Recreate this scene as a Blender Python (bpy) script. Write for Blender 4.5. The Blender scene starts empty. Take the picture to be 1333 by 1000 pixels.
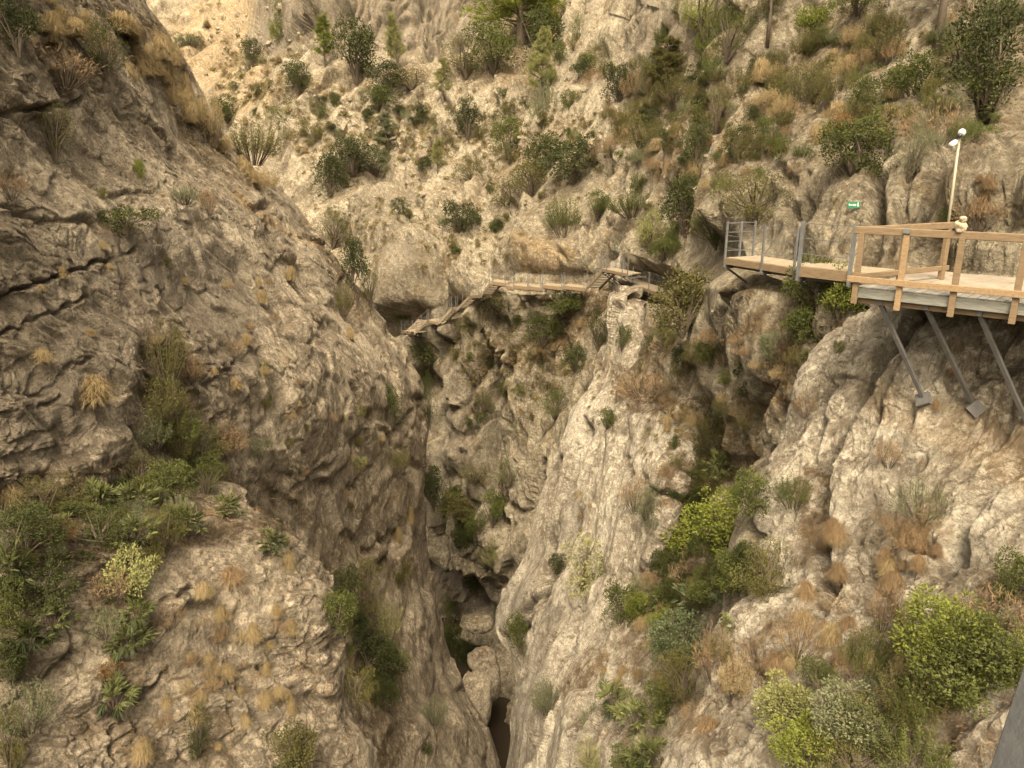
import bpy, math, random
import numpy as np
from mathutils import Vector, Matrix
# ---------------------------------------------------------------- camera, sky, sun, exposure
scene = bpy.context.scene
COL = scene.collection
F = 963.0; PITCH = math.radians(16.0)
CP, SP = math.cos(PITCH), math.sin(PITCH)
cam_d = bpy.data.cameras.new("camera"); cam = bpy.data.objects.new("camera", cam_d); COL.objects.link(cam)
cam.location = (0, 0, 0); cam.rotation_euler = (math.radians(90) - PITCH, 0, 0)
cam_d.sensor_width = 36.0; cam_d.lens = 36.0 * F / 1333.0
cam_d.clip_start = 0.05; cam_d.clip_end = 3000
scene.camera = cam
SUN_DIR = Vector((-0.07, -0.58, 0.81)).normalized()      # towards the sun
w = bpy.data.worlds.new("World"); scene.world = w; w.use_nodes = True
wn = w.node_tree; wn.nodes.clear()
sky = wn.nodes.new("ShaderNodeTexSky"); sky.sky_type = 'NISHITA'; sky.sun_disc = False
sky.sun_elevation = math.asin(SUN_DIR.z); sky.sun_rotation = math.atan2(SUN_DIR.x, SUN_DIR.y)
sky.dust_density = 6.0; sky.ozone_density = 0.3; sky.air_density = 1.0
hs = wn.nodes.new("ShaderNodeHueSaturation"); hs.inputs['Saturation'].default_value = 0.35
tint = wn.nodes.new("ShaderNodeMix"); tint.data_type = 'RGBA'; tint.blend_type = 'MULTIPLY'
tint.inputs[0].default_value = 1.0; tint.inputs[7].default_value = (1.0, 0.893, 0.69, 1)
bg = wn.nodes.new("ShaderNodeBackground"); bg.inputs[1].default_value = 0.118
wo = wn.nodes.new("ShaderNodeOutputWorld")
wn.links.new(sky.outputs[0], hs.inputs['Color']); wn.links.new(hs.outputs[0], tint.inputs[6])
wn.links.new(tint.outputs[2], bg.inputs[0]); wn.links.new(bg.outputs[0], wo.inputs[0])
sl = bpy.data.lights.new("sun", 'SUN'); sl.energy = 1.35; sl.angle = math.radians(20); sl.color = (1.0, 0.885, 0.71)
so = bpy.data.objects.new("sun", sl); COL.objects.link(so)
so.rotation_euler = SUN_DIR.to_track_quat('Z', 'Y').to_euler()
vs = scene.view_settings; vs.view_transform = 'Standard'; vs.look = 'None'; vs.gamma = 1.0; vs.exposure = 2.05
scene.cycles.max_bounces = 6; scene.cycles.diffuse_bounces = 4; scene.cycles.glossy_bounces = 2
scene.cycles.transparent_max_bounces = 8

RNG = np.random.default_rng(11); R = random.Random(5)

def W(px, py, Y):                       # a point on the sight line through (px, py) at forward distance Y
    u = (np.asarray(px, float) - 666.5) / F; v = (500.0 - np.asarray(py, float)) / F
    fy = CP + v * SP; fz = -SP + v * CP
    Y = np.asarray(Y, float)
    return np.stack([u / fy * Y, Y + 0 * u, fz / fy * Y], -1)
def P(px, py, Y): return Vector(W(px, py, Y).tolist())
def proj(p):
    x, y, z = p[..., 0], p[..., 1], p[..., 2]
    d = y * CP - z * SP; up = y * SP + z * CP
    return 666.5 + F * x / d, 500 - F * up / d, d

# ---------------------------------------------------------------- noise
_perm = RNG.permutation(256); PERM = np.concatenate([_perm, _perm, _perm]).astype(np.int32)
_g = RNG.normal(size=(256, 3)); GR = (_g / np.linalg.norm(_g, axis=1)[:, None]).astype(np.float32)
RT = RNG.random((256, 8)).astype(np.float32)
def _h(ix, iy, iz): return PERM[PERM[PERM[ix & 255] + (iy & 255)] + (iz & 255)]
def perlin(p):
    i = np.floor(p).astype(np.int32); f = (p - i).astype(np.float32)
    s = f * f * f * (f * (f * 6 - 15) + 10)
    out = 0
    for a in (0, 1):
        wa = s[:, 0] if a else 1 - s[:, 0]
        for b in (0, 1):
            wb = s[:, 1] if b else 1 - s[:, 1]
            for c in (0, 1):
                wc = s[:, 2] if c else 1 - s[:, 2]
                g = GR[_h(i[:, 0] + a, i[:, 1] + b, i[:, 2] + c)]
                out = out + wa * wb * wc * (g[:, 0] * (f[:, 0] - a) + g[:, 1] * (f[:, 1] - b) + g[:, 2] * (f[:, 2] - c))
    return out
def cells(p):
    """fractured blocks: tilted facet height in about -.5 .. .5, and distance to the nearest crack"""
    i = np.floor(p).astype(np.int32); n = len(p)
    d1 = np.full(n, 9., np.float32); d2 = d1.copy(); hh = np.zeros(n, np.float32); sw = np.zeros(n, np.float32)
    for a in (-1, 0, 1):
        for b in (-1, 0, 1):
            for c in (-1, 0, 1):
                k = _h(i[:, 0] + a, i[:, 1] + b, i[:, 2] + c); r = RT[k]
                ox = p[:, 0] - (i[:, 0] + a + .1 + .8 * r[:, 0]); oy = p[:, 1] - (i[:, 1] + b + .1 + .8 * r[:, 1]); oz = p[:, 2] - (i[:, 2] + c + .1 + .8 * r[:, 2])
                d = np.sqrt(ox * ox + oy * oy + oz * oz)
                g = GR[k]
                hv = (r[:, 3] - .5) * .7 + (g[:, 0] * ox + g[:, 1] * oy + g[:, 2] * oz) * .9
                wt = np.exp(-30 * d); sw += wt; hh += wt * hv            # soft borders: no step narrower than the mesh
                near = d < d1
                d2 = np.where(near, d1, np.minimum(d2, d)); d1 = np.where(near, d, d1)
    return hh / (sw + 1e-12), d2 - d1

def seg_dist(px, py, pts, ws):
    """distance in units of the stroke's local half-width"""
    best = np.full(px.shape, 99., np.float32)
    for k in range(len(pts) - 1):
        (ax, ay), (bx, by) = pts[k], pts[k + 1]
        dx, dy = bx - ax, by - ay; L = dx * dx + dy * dy + 1e-9
        t = np.clip(((px - ax) * dx + (py - ay) * dy) / L, 0, 1)
        ww = ws[k] + (ws[k + 1] - ws[k]) * t
        best = np.minimum(best, np.hypot(px - ax - t * dx, py - ay - t * dy) / ww)
    return best

# ---------------------------------------------------------------- rock masses
def catmull(A, t):                       # A: (n, ...) control values, t in 0..n-1
    n = len(A); i = np.clip(np.floor(t).astype(int), 0, n - 2); f = (t - i)
    sh = (len(t),) + (1,) * (A.ndim - 1); f = f.reshape(sh)
    p0 = A[np.maximum(i - 1, 0)]; p1 = A[i]; p2 = A[i + 1]; p3 = A[np.minimum(i + 2, n - 1)]
    m1 = (p2 - p0) * .42; m2 = (p3 - p1) * .42
    f2 = f * f; f3 = f2 * f
    return (2 * f3 - 3 * f2 + 1) * p1 + (f3 - 2 * f2 + f) * m1 + (-2 * f3 + 3 * f2) * p2 + (f3 - f2) * m2

CALM = [([(640, 358), (765, 364)], 14, .8), ([(765, 366), (785, 342), (820, 348)], 12, .8), ([(815, 358), (900, 386)], 20, 1.7), ([(935, 325), (1030, 340)], 30, .9), ([(1020, 336), (1130, 345)], 20, .6), ([(1130, 350), (1340, 372)], 26, .2),
        ([(520, 424), (555, 412), (590, 395), (620, 378), (640, 362)], 14, .9)]
SHEETS = []
def mesh_from(name, V, Fc, smooth=True):
    me = bpy.data.meshes.new(name); nv, nf = len(V), len(Fc); k = Fc.shape[1]
    me.vertices.add(nv); me.vertices.foreach_set("co", np.ascontiguousarray(V, np.float32).ravel())
    me.loops.add(nf * k); me.loops.foreach_set("vertex_index", np.ascontiguousarray(Fc, np.int32).ravel())
    me.polygons.add(nf); me.polygons.foreach_set("loop_start", np.arange(0, nf * k, k, dtype=np.int32))
    me.polygons.foreach_set("use_smooth", np.full(nf, smooth, bool))
    me.update(calc_edges=True)
    return me

def sheet(name, rows, mat, step=1.5, aniso=((0, 0, 1), 1.0), amp=1.0, grooves=(), soil=(), patina=(), ochre=(), block=1.0, fis=(1.0, 4.0), big=1.0):
    C = np.array(rows, float)                                  # (rows, stations, (px, py, Y))
    C = C.copy(); C[..., 2] = 1 / C[..., 2]
    lenr = np.hypot(np.diff(C[..., 0], axis=0), np.diff(C[..., 1], axis=0)).mean(1)
    lenc = np.hypot(np.diff(C[..., 0], axis=1), np.diff(C[..., 1], axis=1)).mean(0)
    Wc = W(C[..., 0], C[..., 1], 1 / C[..., 2])
    def wl(ax):
        D = np.linalg.norm(np.diff(Wc, axis=ax), axis=-1); yy = 1 / C[..., 2]; ym = (yy[1:] + yy[:-1]) / 2 if ax == 0 else (yy[:, 1:] + yy[:, :-1]) / 2
        return np.percentile(D / (ym / 963 * 2.6), 80, axis=1 - ax)
    def params(ls, lw):
        t = [0.0]
        for k, L in enumerate(ls):
            n = int(max(2, L / step, min(lw[k] / step, 260))); t += list(k + np.arange(1, n + 1) / n)
        return np.array(t)
    A = catmull(C, params(lenr, wl(0))); A = np.swapaxes(catmull(np.swapaxes(A, 0, 1), params(lenc, wl(1))), 0, 1)
    nr, nc = A.shape[:2]
    px, py = A[..., 0], A[..., 1]; Y = 1 / np.clip(A[..., 2], 1 / 400, 1)
    V = W(px, py, Y)
    du = np.gradient(V, axis=1); dv = np.gradient(V, axis=0)
    N = np.cross(du, dv); N /= np.linalg.norm(N, axis=-1, keepdims=True) + 1e-9
    N *= np.sign((N * -V).sum(-1).mean() or 1)
    # soften the direction of displacement so that hidden flanks do not fold over
    flip = (N * -V).sum(-1, keepdims=True) < 0; N = np.where(flip, N * .3, N)
    Vf = V.reshape(-1, 3); Nf = N.reshape(-1, 3); Yf = Y.ravel(); pxf, pyf = px.ravel(), py.ravel()
    d = np.array(aniso[0], float); d /= np.linalg.norm(d)
    q = Vf - (Vf @ d)[:, None] * d * (1 - 1 / aniso[1])
    q = (q + 37.3).astype(np.float32)
    sp_ = np.maximum(np.linalg.norm(du, axis=-1), np.linalg.norm(dv, axis=-1)).ravel()
    def res(lam): return np.clip(lam / (sp_ * 5.0) - .7, 0, 1)          # no detail finer than the mesh can carry
    def wgt(lam): return np.clip(0.14 * Yf / lam, 0, 1) ** 1.2 * res(lam)
    warp = np.stack([perlin(q / 3.1 + 5), perlin(q / 3.1 + 19), perlin(q / 3.1 + 31)], -1)
    w2 = np.stack([perlin(q / .8 + 15), perlin(q / .8 + 9), perlin(q / .8 + 41)], -1)
    q2 = q + warp * 1.3 + w2 * .35
    h = np.zeros(len(Vf)); crack = np.zeros(len(Vf))
    for lam, am in ((14, 1.6), (6.5, .9), (3, .42)):
        n = perlin(q / lam + lam); h += (1 - 2.2 * np.abs(n)) * am * big * wgt(lam) * .55 + perlin(q / lam + 50) * am * big * wgt(lam) * .6
    for lam, am in ((7.5, 1.3), (2.9, .95), (1.15, .52), (.46, .23), (.2, .10)):
        hv, e = cells(q2 / lam); k = block * wgt(lam * .8)
        h += hv * am * k
        cr = np.exp(-(e / .04) ** 2) * np.clip(perlin(q / (lam * 1.3) + 3) * 5, 0, 1)
        h -= cr * am * .30 * k; crack = np.maximum(crack, cr * (.5 if lam < 1 else 1))
    rough = np.clip(.9 + perlin(q / 4.0 + 61) * 1.6, .35, 1.6)
    for lam, am in ((1.3, .24), (.55, .15)):
        n = perlin(q2 / lam + lam * 7)
        h += (n + .35 * np.abs(perlin(q2 / lam * 1.1 + 33))) * am * 1.35 * res(lam * .7) * rough
    # long fissures running with the fall of the rock
    qf = (Vf - (Vf @ d)[:, None] * d * (1 - 1 / fis[1]) + 11.7).astype(np.float32) + warp * .35 + w2 * .12
    for lam, am, wd_ in ((11., 1.9, .07), (5.2, .75, .07), (2.1, .38, .08), (.9, .16, .10), (.4, .07, .12)):
        n = perlin(qf / lam + 3 * lam); gt = np.clip(perlin(qf / (lam * 1.7) + 90) * 4 + .3, 0, 1)
        h += (-np.exp(-(n / wd_) ** 2) * am * gt + np.abs(n) * am * .7) * fis[0] * (big if lam > 4 else 1) * res(lam * .6) * np.clip((.35 if lam < 10 else .1) * Yf / lam, 0, 1)
        crack = np.maximum(crack, np.exp(-(n / (wd_ * .8)) ** 2) * gt * .7)
    h *= amp * (np.clip(.15 + Yf / 60, .35, 1.4) if name == 'canyon_wall' else 1)
    for lam, am in ((.32, .065), (.15, .04), (.07, .02)):
        h += perlin(q2 / lam + lam * 7) * am * 1.6 * res(lam * 1.2) * rough
    for lam, am in ((.55, .10), (.22, .05)):
        hv, e = cells(q2 / lam + 8); h += (hv - .5 * np.exp(-(e / .08) ** 2)) * am * res(lam) * rough
    calm = np.zeros(len(Vf))
    for pts, ws, push in CALM:
        f_ = np.clip(1.5 - seg_dist(pxf, pyf, pts, [ws] * len(pts)), 0, 1); h = h * (1 - .8 * f_); calm = np.maximum(calm, f_ * push)
    wx = perlin(q / (Yf[:, None] * .06) + 11); wy = perlin(q / (Yf[:, None] * .06) + 71) if len(grooves) else 0
    gate = np.clip(.75 + 1.6 * perlin(q / 1.6 + 27), .15, 1.2)
    for pts, ws, dep in grooves:
        if isinstance(ws, (int, float)): ws = [ws] * len(pts)
        dd = seg_dist(pxf + wx * 11, pyf + wy * 11, pts, ws)
        h -= dep * np.exp(-np.clip(dd, 0, 9) ** 2) * gate
    h = h - calm
    # band-limit: where the mesh is much coarser one way than the other, average along the fine way
    su = np.linalg.norm(du, axis=-1); sv = np.linalg.norm(dv, axis=-1)
    def blur(Z, r, ax):
        Z = np.moveaxis(Z, ax, 0); r = np.moveaxis(r, ax, 0); n = len(Z)
        c = np.concatenate([np.zeros((1,) + Z.shape[1:]), np.cumsum(Z, 0)]); i = np.arange(n)[:, None]
        a = np.clip(i - r, 0, n); b = np.clip(i + r + 1, 0, n); j = np.arange(Z.shape[1])[None, :]
        return np.moveaxis((c[b, j] - c[a, j]) / (b - a), 0, ax)
    r0 = np.clip(.8 * su / (sv + 1e-6) - .6, 0, 20).astype(int); r1 = np.clip(.8 * sv / (su + 1e-6) - .6, 0, 20).astype(int)
    H = h.reshape(nr, nc); K = crack.reshape(nr, nc)
    for _ in (0, 1): H = blur(blur(H, r0, 0), r1, 1); K = blur(blur(K, r0, 0), r1, 1)
    h = H.ravel(); crack = K.ravel()
    Vf = Vf + Nf * h[:, None]
    V = Vf.reshape(nr, nc, 3)
    idx = np.arange(nr * nc).reshape(nr, nc)
    Fc = np.stack([idx[:-1, :-1], idx[1:, :-1], idx[1:, 1:], idx[:-1, 1:]], -1).reshape(-1, 4)
    me = mesh_from(name, Vf, Fc, False)
    # what the rock is covered with: soil and dead grass, grey lichen patina, ochre stain, and shade painted on the overhang wall
    msk = np.zeros((len(Vf), 4), np.float32); msk[:, 3] = crack
    rag = perlin(q / 1.7 + 77) * 1.1 + perlin(q / .5 + 7) * .6
    for ch, lst in ((0, soil), (1, patina), (2, ochre)):
        for pts, ws, a in lst:
            if isinstance(ws, (int, float)): ws = [ws] * len(pts)
            dd = seg_dist(pxf, pyf, pts, ws) + rag * .55
            msk[:, ch] = np.maximum(msk[:, ch], a * np.clip((1.25 - dd) * 2.2, 0, 1))
    ca = me.color_attributes.new("cover", 'FLOAT_COLOR', 'POINT'); ca.data.foreach_set("color", msk.ravel())
    me.materials.append(mat)
    o = bpy.data.objects.new(name, me); COL.objects.link(o); o['kind'] = 'structure'
    dN = np.cross(np.gradient(V, axis=1), np.gradient(V, axis=0)).reshape(-1, 3)
    dN /= np.linalg.norm(dN, axis=1)[:, None] + 1e-9
    dN *= np.where((dN * -Vf).sum(1) < 0, -1, 1)[:, None]
    SHEETS.append((name, Vf, dN))
    return o

# ---------------------------------------------------------------- materials
def nt(name):
    m = bpy.data.materials.new(name); m.use_nodes = True; t = m.node_tree; t.nodes.clear(); return m, t
class G:                                 # a tiny node-graph helper
    def __init__(s, t): s.t = t
    def n(s, ty, **kw):
        x = s.t.nodes.new(ty)
        for k, v in kw.items(): setattr(x, k, v)
        return x
    def l(s, a, b): s.t.links.new(a, b)
    def noise(s, vec, scale, detail=4, rough=.6, dist=0):
        x = s.n("ShaderNodeTexNoise"); s.l(vec, x.inputs['Vector']); x.inputs['Scale'].default_value = scale
        x.inputs['Detail'].default_value = detail; x.inputs['Roughness'].default_value = rough; x.inputs['Distortion'].default_value = dist
        return x.outputs[0]
    def ramp(s, v, a, b, c0=0., c1=1.):
        x = s.n("ShaderNodeMapRange"); s.l(v, x.inputs[0]); x.inputs[1].default_value = a; x.inputs[2].default_value = b
        x.inputs[3].default_value = c0; x.inputs[4].default_value = c1; return x.outputs[0]
    def math(s, op, a, b):
        x = s.n("ShaderNodeMath", operation=op)
        for k, v in enumerate((a, b)):
            if isinstance(v, (int, float)): x.inputs[k].default_value = v
            else: s.l(v, x.inputs[k])
        return x.outputs[0]
    def mix(s, f, a, b, mode='MIX'):
        x = s.n("ShaderNodeMix", data_type='RGBA', blend_type=mode)
        for k, v in ((0, f), (6, a), (7, b)):
            if isinstance(v, (int, float)): x.inputs[k].default_value = v
            elif isinstance(v, tuple): x.inputs[k].default_value = (*v, 1)
            else: s.l(v, x.inputs[k])
        return x.outputs[2]

def rock_material(name, light, dark, soilc, streak=(1, 1, .25), ochre=(.46, .27, .09), earth=.35):
    m, t = nt(name); g = G(t)
    geo = g.n("ShaderNodeNewGeometry"); pos = geo.outputs['Position']
    mp = g.n("ShaderNodeMapping"); g.l(pos, mp.inputs[0]); mp.inputs['Scale'].default_value = streak
    at = g.n("ShaderNodeAttribute", attribute_name="cover"); sp = g.n("ShaderNodeSeparateColor"); g.l(at.outputs['Color'], sp.inputs[0])
    n1 = g.noise(mp.outputs[0], .35, 6, .65, .4); n2 = g.noise(pos, 2.3, 5, .7); n3 = g.noise(pos, 9, 4, .7); n4 = g.noise(mp.outputs[0], 1.1, 6, .7, .8)
    c = g.mix(g.ramp(n1, .38, .64), light, dark)
    c = g.mix(g.ramp(n4, .52, .68, 0, .6), c, tuple(x * .62 for x in dark))
    c = g.mix(g.ramp(n2, .52, .68, 0, .8), c, tuple(min(1, x * 1.45) for x in light))
    c = g.mix(g.ramp(n3, .50, .68, 0, .65), c, tuple(x * .45 for x in dark))
    n6 = g.noise(pos, 22, 6, .8); n7 = g.noise(pos, 5.2, 8, .8)
    c = g.mix(g.ramp(n7, .53, .64, 0, .55), c, tuple(min(1, x * 1.4) for x in light))
    c = g.mix(g.ramp(n6, .54, .62, 0, .6), c, tuple(x * .45 for x in dark))
    n8 = g.noise(pos, 2.6, 12, .82, .2); n9 = g.noise(mp.outputs[0], 1.9, 12, .8, .6)
    c = g.mix(g.ramp(n8, .515, .56, 0, .62), c, tuple(min(1, x * 1.38) for x in light))
    c = g.mix(g.ramp(n9, .54, .585, 0, .6), c, tuple(x * .55 for x in dark))
    for sc, wd_, st in ((.55, .012, .8), (1.9, .022, .6), (6.0, .05, .4)):
        vc = g.n("ShaderNodeTexVoronoi", feature='DISTANCE_TO_EDGE'); vc.inputs['Scale'].default_value = sc
        wn_ = g.n("ShaderNodeTexNoise"); g.l(mp.outputs[0], wn_.inputs['Vector']); wn_.inputs['Scale'].default_value = sc * 1.6; wn_.inputs['Detail'].default_value = 6
        av = g.n("ShaderNodeVectorMath", operation='MULTIPLY_ADD'); g.l(wn_.outputs['Color'], av.inputs[0]); av.inputs[1].default_value = (1.1 / sc,) * 3; g.l(mp.outputs[0], av.inputs[2]); g.l(av.outputs[0], vc.inputs['Vector'])
        ck = g.math('MULTIPLY', g.ramp(vc.outputs[0], 0, wd_, st, 0), g.ramp(g.noise(pos, sc * .8, 3), .48, .58))
        c = g.mix(ck, c, tuple(x * .32 for x in dark))
    n5 = g.noise(pos, .8, 5, .7, .3)
    c = g.mix(g.math('MULTIPLY', g.ramp(n5, .60, .74), .38), c, ochre)
    c = g.mix(g.math('MULTIPLY', sp.outputs[1], g.ramp(n4, .3, .6, .45, .95)), c, (.115, .095, .075))
    c = g.mix(g.math('MULTIPLY', sp.outputs[2], g.ramp(n2, .3, .6, .3, 1)), c, ochre)
    # dead grass and earth settle where the rock faces up
    sx = g.n("ShaderNodeSeparateXYZ"); g.l(geo.outputs['Normal'], sx.inputs[0])
    up = g.ramp(g.math('ADD', sx.outputs[2], g.math('MULTIPLY', g.ramp(n2, .3, .7, -1, 1), .22)), .70, .92)
    ea = g.math('MULTIPLY', g.ramp(g.noise(pos, .42, 5, .7, .5), .52, .62), earth)
    sn = g.math('MULTIPLY', g.math('MAXIMUM', g.math('MAXIMUM', g.math('MULTIPLY', up, .8), ea), sp.outputs[0]), g.ramp(g.noise(pos, 2.1, 6, .75), .40, .56, .12, .95))
    soil2 = g.mix(g.ramp(n3, .35, .65), soilc, tuple(x * .5 for x in soilc))
    soil3 = g.mix(g.ramp(g.noise(pos, 1.3, 3), .5, .7, 0, .55), soil2, (.30, .185, .07))
    c = g.mix(sn, c, soil3)
    cr = g.math('MULTIPLY', at.outputs['Alpha'], .55)
    c = g.mix(cr, c, (.07, .05, .03))
    b = g.n("ShaderNodeBsdfPrincipled"); g.l(c, b.inputs['Base Color']); b.inputs['Roughness'].default_value = .92
    b.inputs['Specular IOR Level'].default_value = .15
    vo = g.n("ShaderNodeTexVoronoi", feature='DISTANCE_TO_EDGE'); vo.inputs['Scale'].default_value = 3.2
    wv = g.n("ShaderNodeMapping"); 
    dn = g.n("ShaderNodeTexNoise"); g.l(pos, dn.inputs['Vector']); dn.inputs['Scale'].default_value = 2.0
    ad = g.n("ShaderNodeVectorMath", operation='ADD'); g.l(pos, ad.inputs[0]); g.l(dn.outputs['Color'], ad.inputs[1])
    g.l(ad.outputs[0], vo.inputs['Vector'])
    vp = g.n("ShaderNodeTexVoronoi", feature='F1'); vp.inputs['Scale'].default_value = 9.0; g.l(ad.outputs[0], vp.inputs['Vector'])
    hgt = g.math('ADD', g.math('MULTIPLY', g.noise(pos, 7, 12, .78), 1.3), g.math('MULTIPLY', vp.outputs[0], .22))
    hgt = g.math('ADD', hgt, g.math('MULTIPLY', g.noise(pos, 1.4, 4, .6), 1.5))
    bp = g.n("ShaderNodeBump"); g.l(hgt, bp.inputs['Height']); bp.inputs['Strength'].default_value = 1.0; bp.inputs['Distance'].default_value = .3
    g.l(bp.outputs[0], b.inputs['Normal'])
    o = g.n("ShaderNodeOutputMaterial"); g.l(b.outputs[0], o.inputs[0])
    return m
M_ROCK_R = rock_material("pale_limestone", (.68, .605, .475), (.32, .26, .18), (.17, .11, .055))
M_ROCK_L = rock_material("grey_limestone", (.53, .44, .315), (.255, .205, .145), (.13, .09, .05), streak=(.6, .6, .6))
M_ROCK_B = rock_material("weathered_limestone", (.44, .38, .27), (.225, .183, .127), (.17, .115, .055), earth=.8)

# ---------------------------------------------------------------- sheets
BX = [120, 300, 400, 500, 600, 700, 800, 900, 1000, 1100, 1200, 1333, 1460]
BT = {-110: [260, 250, 158, 150, 150, 140, 112, 84, 62, 52, 46, 43, 40],
      30: [215, 205, 142, 134, 134, 120, 95, 68, 50, 42, 36, 32, 30],
      85: [200, 185, 134, 129, 128, 112, 88, 62, 45, 38, 33, 29, 27],
      120: [190, 160, 122, 117, 112, 100, 80, 56, 41, 35, 30, 26, 25],
      220: [160, 130, 108, 103, 95, 82, 63, 43, 33, 24, 20, 17, 16],
      300: [150, 115, 97, 87, 78, 67, 56, 41, 25, 20, 18.2, 16.8, 15.8],
      345: [140, 108, 93, 78, 68, 60.5, 54, 39, 20.6, 18.2, 17.8, 16.4, 15.5],
      385: [130, 102, 90, 75, 64.5, 59.5, 53, 36, 19.9, 17.5, 17.4, 16.2, 15.3],
      430: [125, 99, 90, 75, 64.5, 60, 49, 29.5, 19.2, 17, 17, 16, 15],
      500: [118, 96, 86, 74, 64.5, 60, 45, 27.5, 18.6, 17.2, 17, 16, 15],
      600: [112, 92, 82, 73, 64, 58, 43, 25.8, 18.4, 17, 16, 15, 14],
      690: [108, 88, 80, 72, 63, 56, 40, 23, 15.8, 17, 15.5, 14, 13],
      740: [108, 88, 80, 76, 68, 56, 37, 20, 14.8, 15, 14, 13, 12],
      800: [110, 90, 85, 80, 70, 56, 33, 19, 14, 13, 12, 11, 11],
      900: [100, 85, 80, 76, 63, 52, 27, 15.5, 13, 12, 11, 10, 10],
      1000: [95, 80, 76, 72, 58, 48, 22, 13, 12, 11, 10, 9, 9],
      1100: [90, 78, 74, 70, 55, 44, 18, 11.5, 11, 10, 9, 8.5, 8.5]}
for y in BT: BT[y].insert(8, {300: 27, 345: 23.8, 385: 24, 430: 23.6, 500: 22.6, 600: 21.6, 690: 18.8, 740: 17}.get(y, round(2 / (1 / BT[y][7] + 1 / BT[y][8]), 2)))
BX.insert(8, 950)
for y in BT: BT[y].append(round(BT[y][-1] * .84, 2))
BX.append(1720)
back_rows = [[(x, y, d) for x, d in zip(BX, BT[y])] for y in BT]
RIBDIR = (-.35, -.25, -.9)
sheet("canyon_wall", back_rows, M_ROCK_B, 1.5, (RIBDIR, 2.8), 1.1, fis=(1.35, 4.0),
      grooves=[([(560, 700), (600, 720), (640, 735)], 14, -1.0), ([(590, 770), (610, 800)], [45, 30], 1.2),
               ([(655, 560), (640, 620), (660, 700)], 12, 1.5), ([(720, 400), (690, 480)], 12, 1.0),
               ([(820, 400), (835, 460), (800, 520)], 16, 2.2), ([(940, 480), (930, 560), (900, 640), (880, 700)], 26, 1.2),
               ([(590, 400), (560, 480), (548, 560)], 18, 3), ([(730, 330), (745, 345), (770, 300)], 3, 1.2),
               ([(1060, 235), (1050, 290)], 3, .7), ([(1140, 210), (1137, 330)], 5, .8), ([(1195, 215), (1160, 330)], 5, .5),
               ([(430, 90), (440, -20)], 9, 5), ([(520, 90), (515, -20)], 7, 4), ([(480, 80), (478, -20)], 5, 2.5), ([(560, 90), (566, -20)], 6, 3), ([(600, 60), (602, -20)], 5, 2.5), ([(395, 90), (405, -20)], 6, 4),
                ([(1150, 20), (1080, 110), (1030, 170), (980, 250)], 9, 1.4), ([(1215, 90), (1150, 170), (1100, 230), (1050, 290)], 8, 1.3), ([(1060, 20), (990, 110), (930, 190), (880, 250)], 10, 1.8), ([(960, 20), (900, 90), (850, 160), (790, 250)], 10, 2.2),
                ([(1290, 130), (1240, 210), (1190, 290)], 10, 1.5), ([(1150, 190), (1146, 320)], 7, 1.2), ([(1040, 240), (1030, 320)], 5, .8), ([(860, 20), (800, 110), (760, 190), (700, 260)], 9, 2.5), ([(760, 20), (710, 130)], 8, 2.5),
                ([(900, 250), (880, 330)], 6, 1.3), ([(850, 230), (826, 330)], 6, 1.6), ([(700, 270), (660, 340)], 7, 2), ([(640, 200), (590, 300), (560, 370)], 8, 2.5), ([(560, 230), (520, 330)], 8, 2.5),
                ([(690, 400), (650, 500), (640, 600), (650, 680)], 6, 1.6), ([(735, 420), (715, 520), (690, 600)], 6, 1.6), ([(600, 440), (580, 540), (570, 640)], 7, 1.8), ([(640, 460), (615, 560), (605, 640)], 5, 1.3), ([(900, 400), (880, 500), (870, 560)], 7, 1.2),
                ([(1050, 400), (1010, 480), (980, 560), (960, 660)], 9, 1.0), ([(985, 370), (930, 440)], 7, 1.0), ([(905, 480), (900, 560), (880, 650)], 8, 1.2), ([(890, 760), (860, 860), (840, 960)], 8, .9), ([(960, 600), (930, 700), (900, 800)], 9, 1.0)],
      soil=[([(700, 30), (650, 90), (700, 120)], 26, .8), ([(330, 110), (420, 130), (560, 110), (700, 130)], [10, 14, 14, 20], .55),
            ([(780, 390), (740, 430), (700, 460)], [14, 24, 14], 1), ([(960, 30), (930, 110), (880, 200), (850, 230)], [26, 26, 20, 14], .9),
            ([(1110, 60), (1000, 150), (950, 220), (900, 300)], [30, 22, 16, 10], .8), ([(1333, 60), (1290, 180), (1240, 250), (1180, 240)], [34, 22, 16, 12], .6),
            ([(1090, 370), (1010, 420), (960, 440), (890, 470)], [20, 12, 10, 12], .9), ([(880, 420), (850, 470), (830, 520), (870, 540)], [14, 22, 30, 20], .9),
            ([(1040, 460), (1000, 520), (950, 560), (900, 700), (860, 800)], [20, 24, 30, 36, 34], .9), ([(850, 790), (860, 870), (800, 880)], [30, 30, 16], .8),
            ([(1230, 300), (1250, 270)], 14, .9), ([(760, 190), (700, 220), (640, 260)], 14, .6)],
      patina=[([(560, 760), (640, 770)], [40, 20], 1), ([(500, 300), (560, 420), (600, 560), (610, 640)], [30, 30, 34, 34], .45),  # first stroke paints the overhang wall's shade into the rock colour
              ([(900, 30), (860, 90), (840, 130)], 20, .45), ([(380, 30), (630, 40)], 50, .7), ([(620, 860), (640, 900)], 14, .5)],
      ochre=[([(726, -20), (722, 20), (730, 45)], [20, 18, 12], 1.0), ([(690, 345), (750, 338)], 9, .3), ([(300, 20), (260, 60), (330, 120)], 40, .3)])

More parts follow.
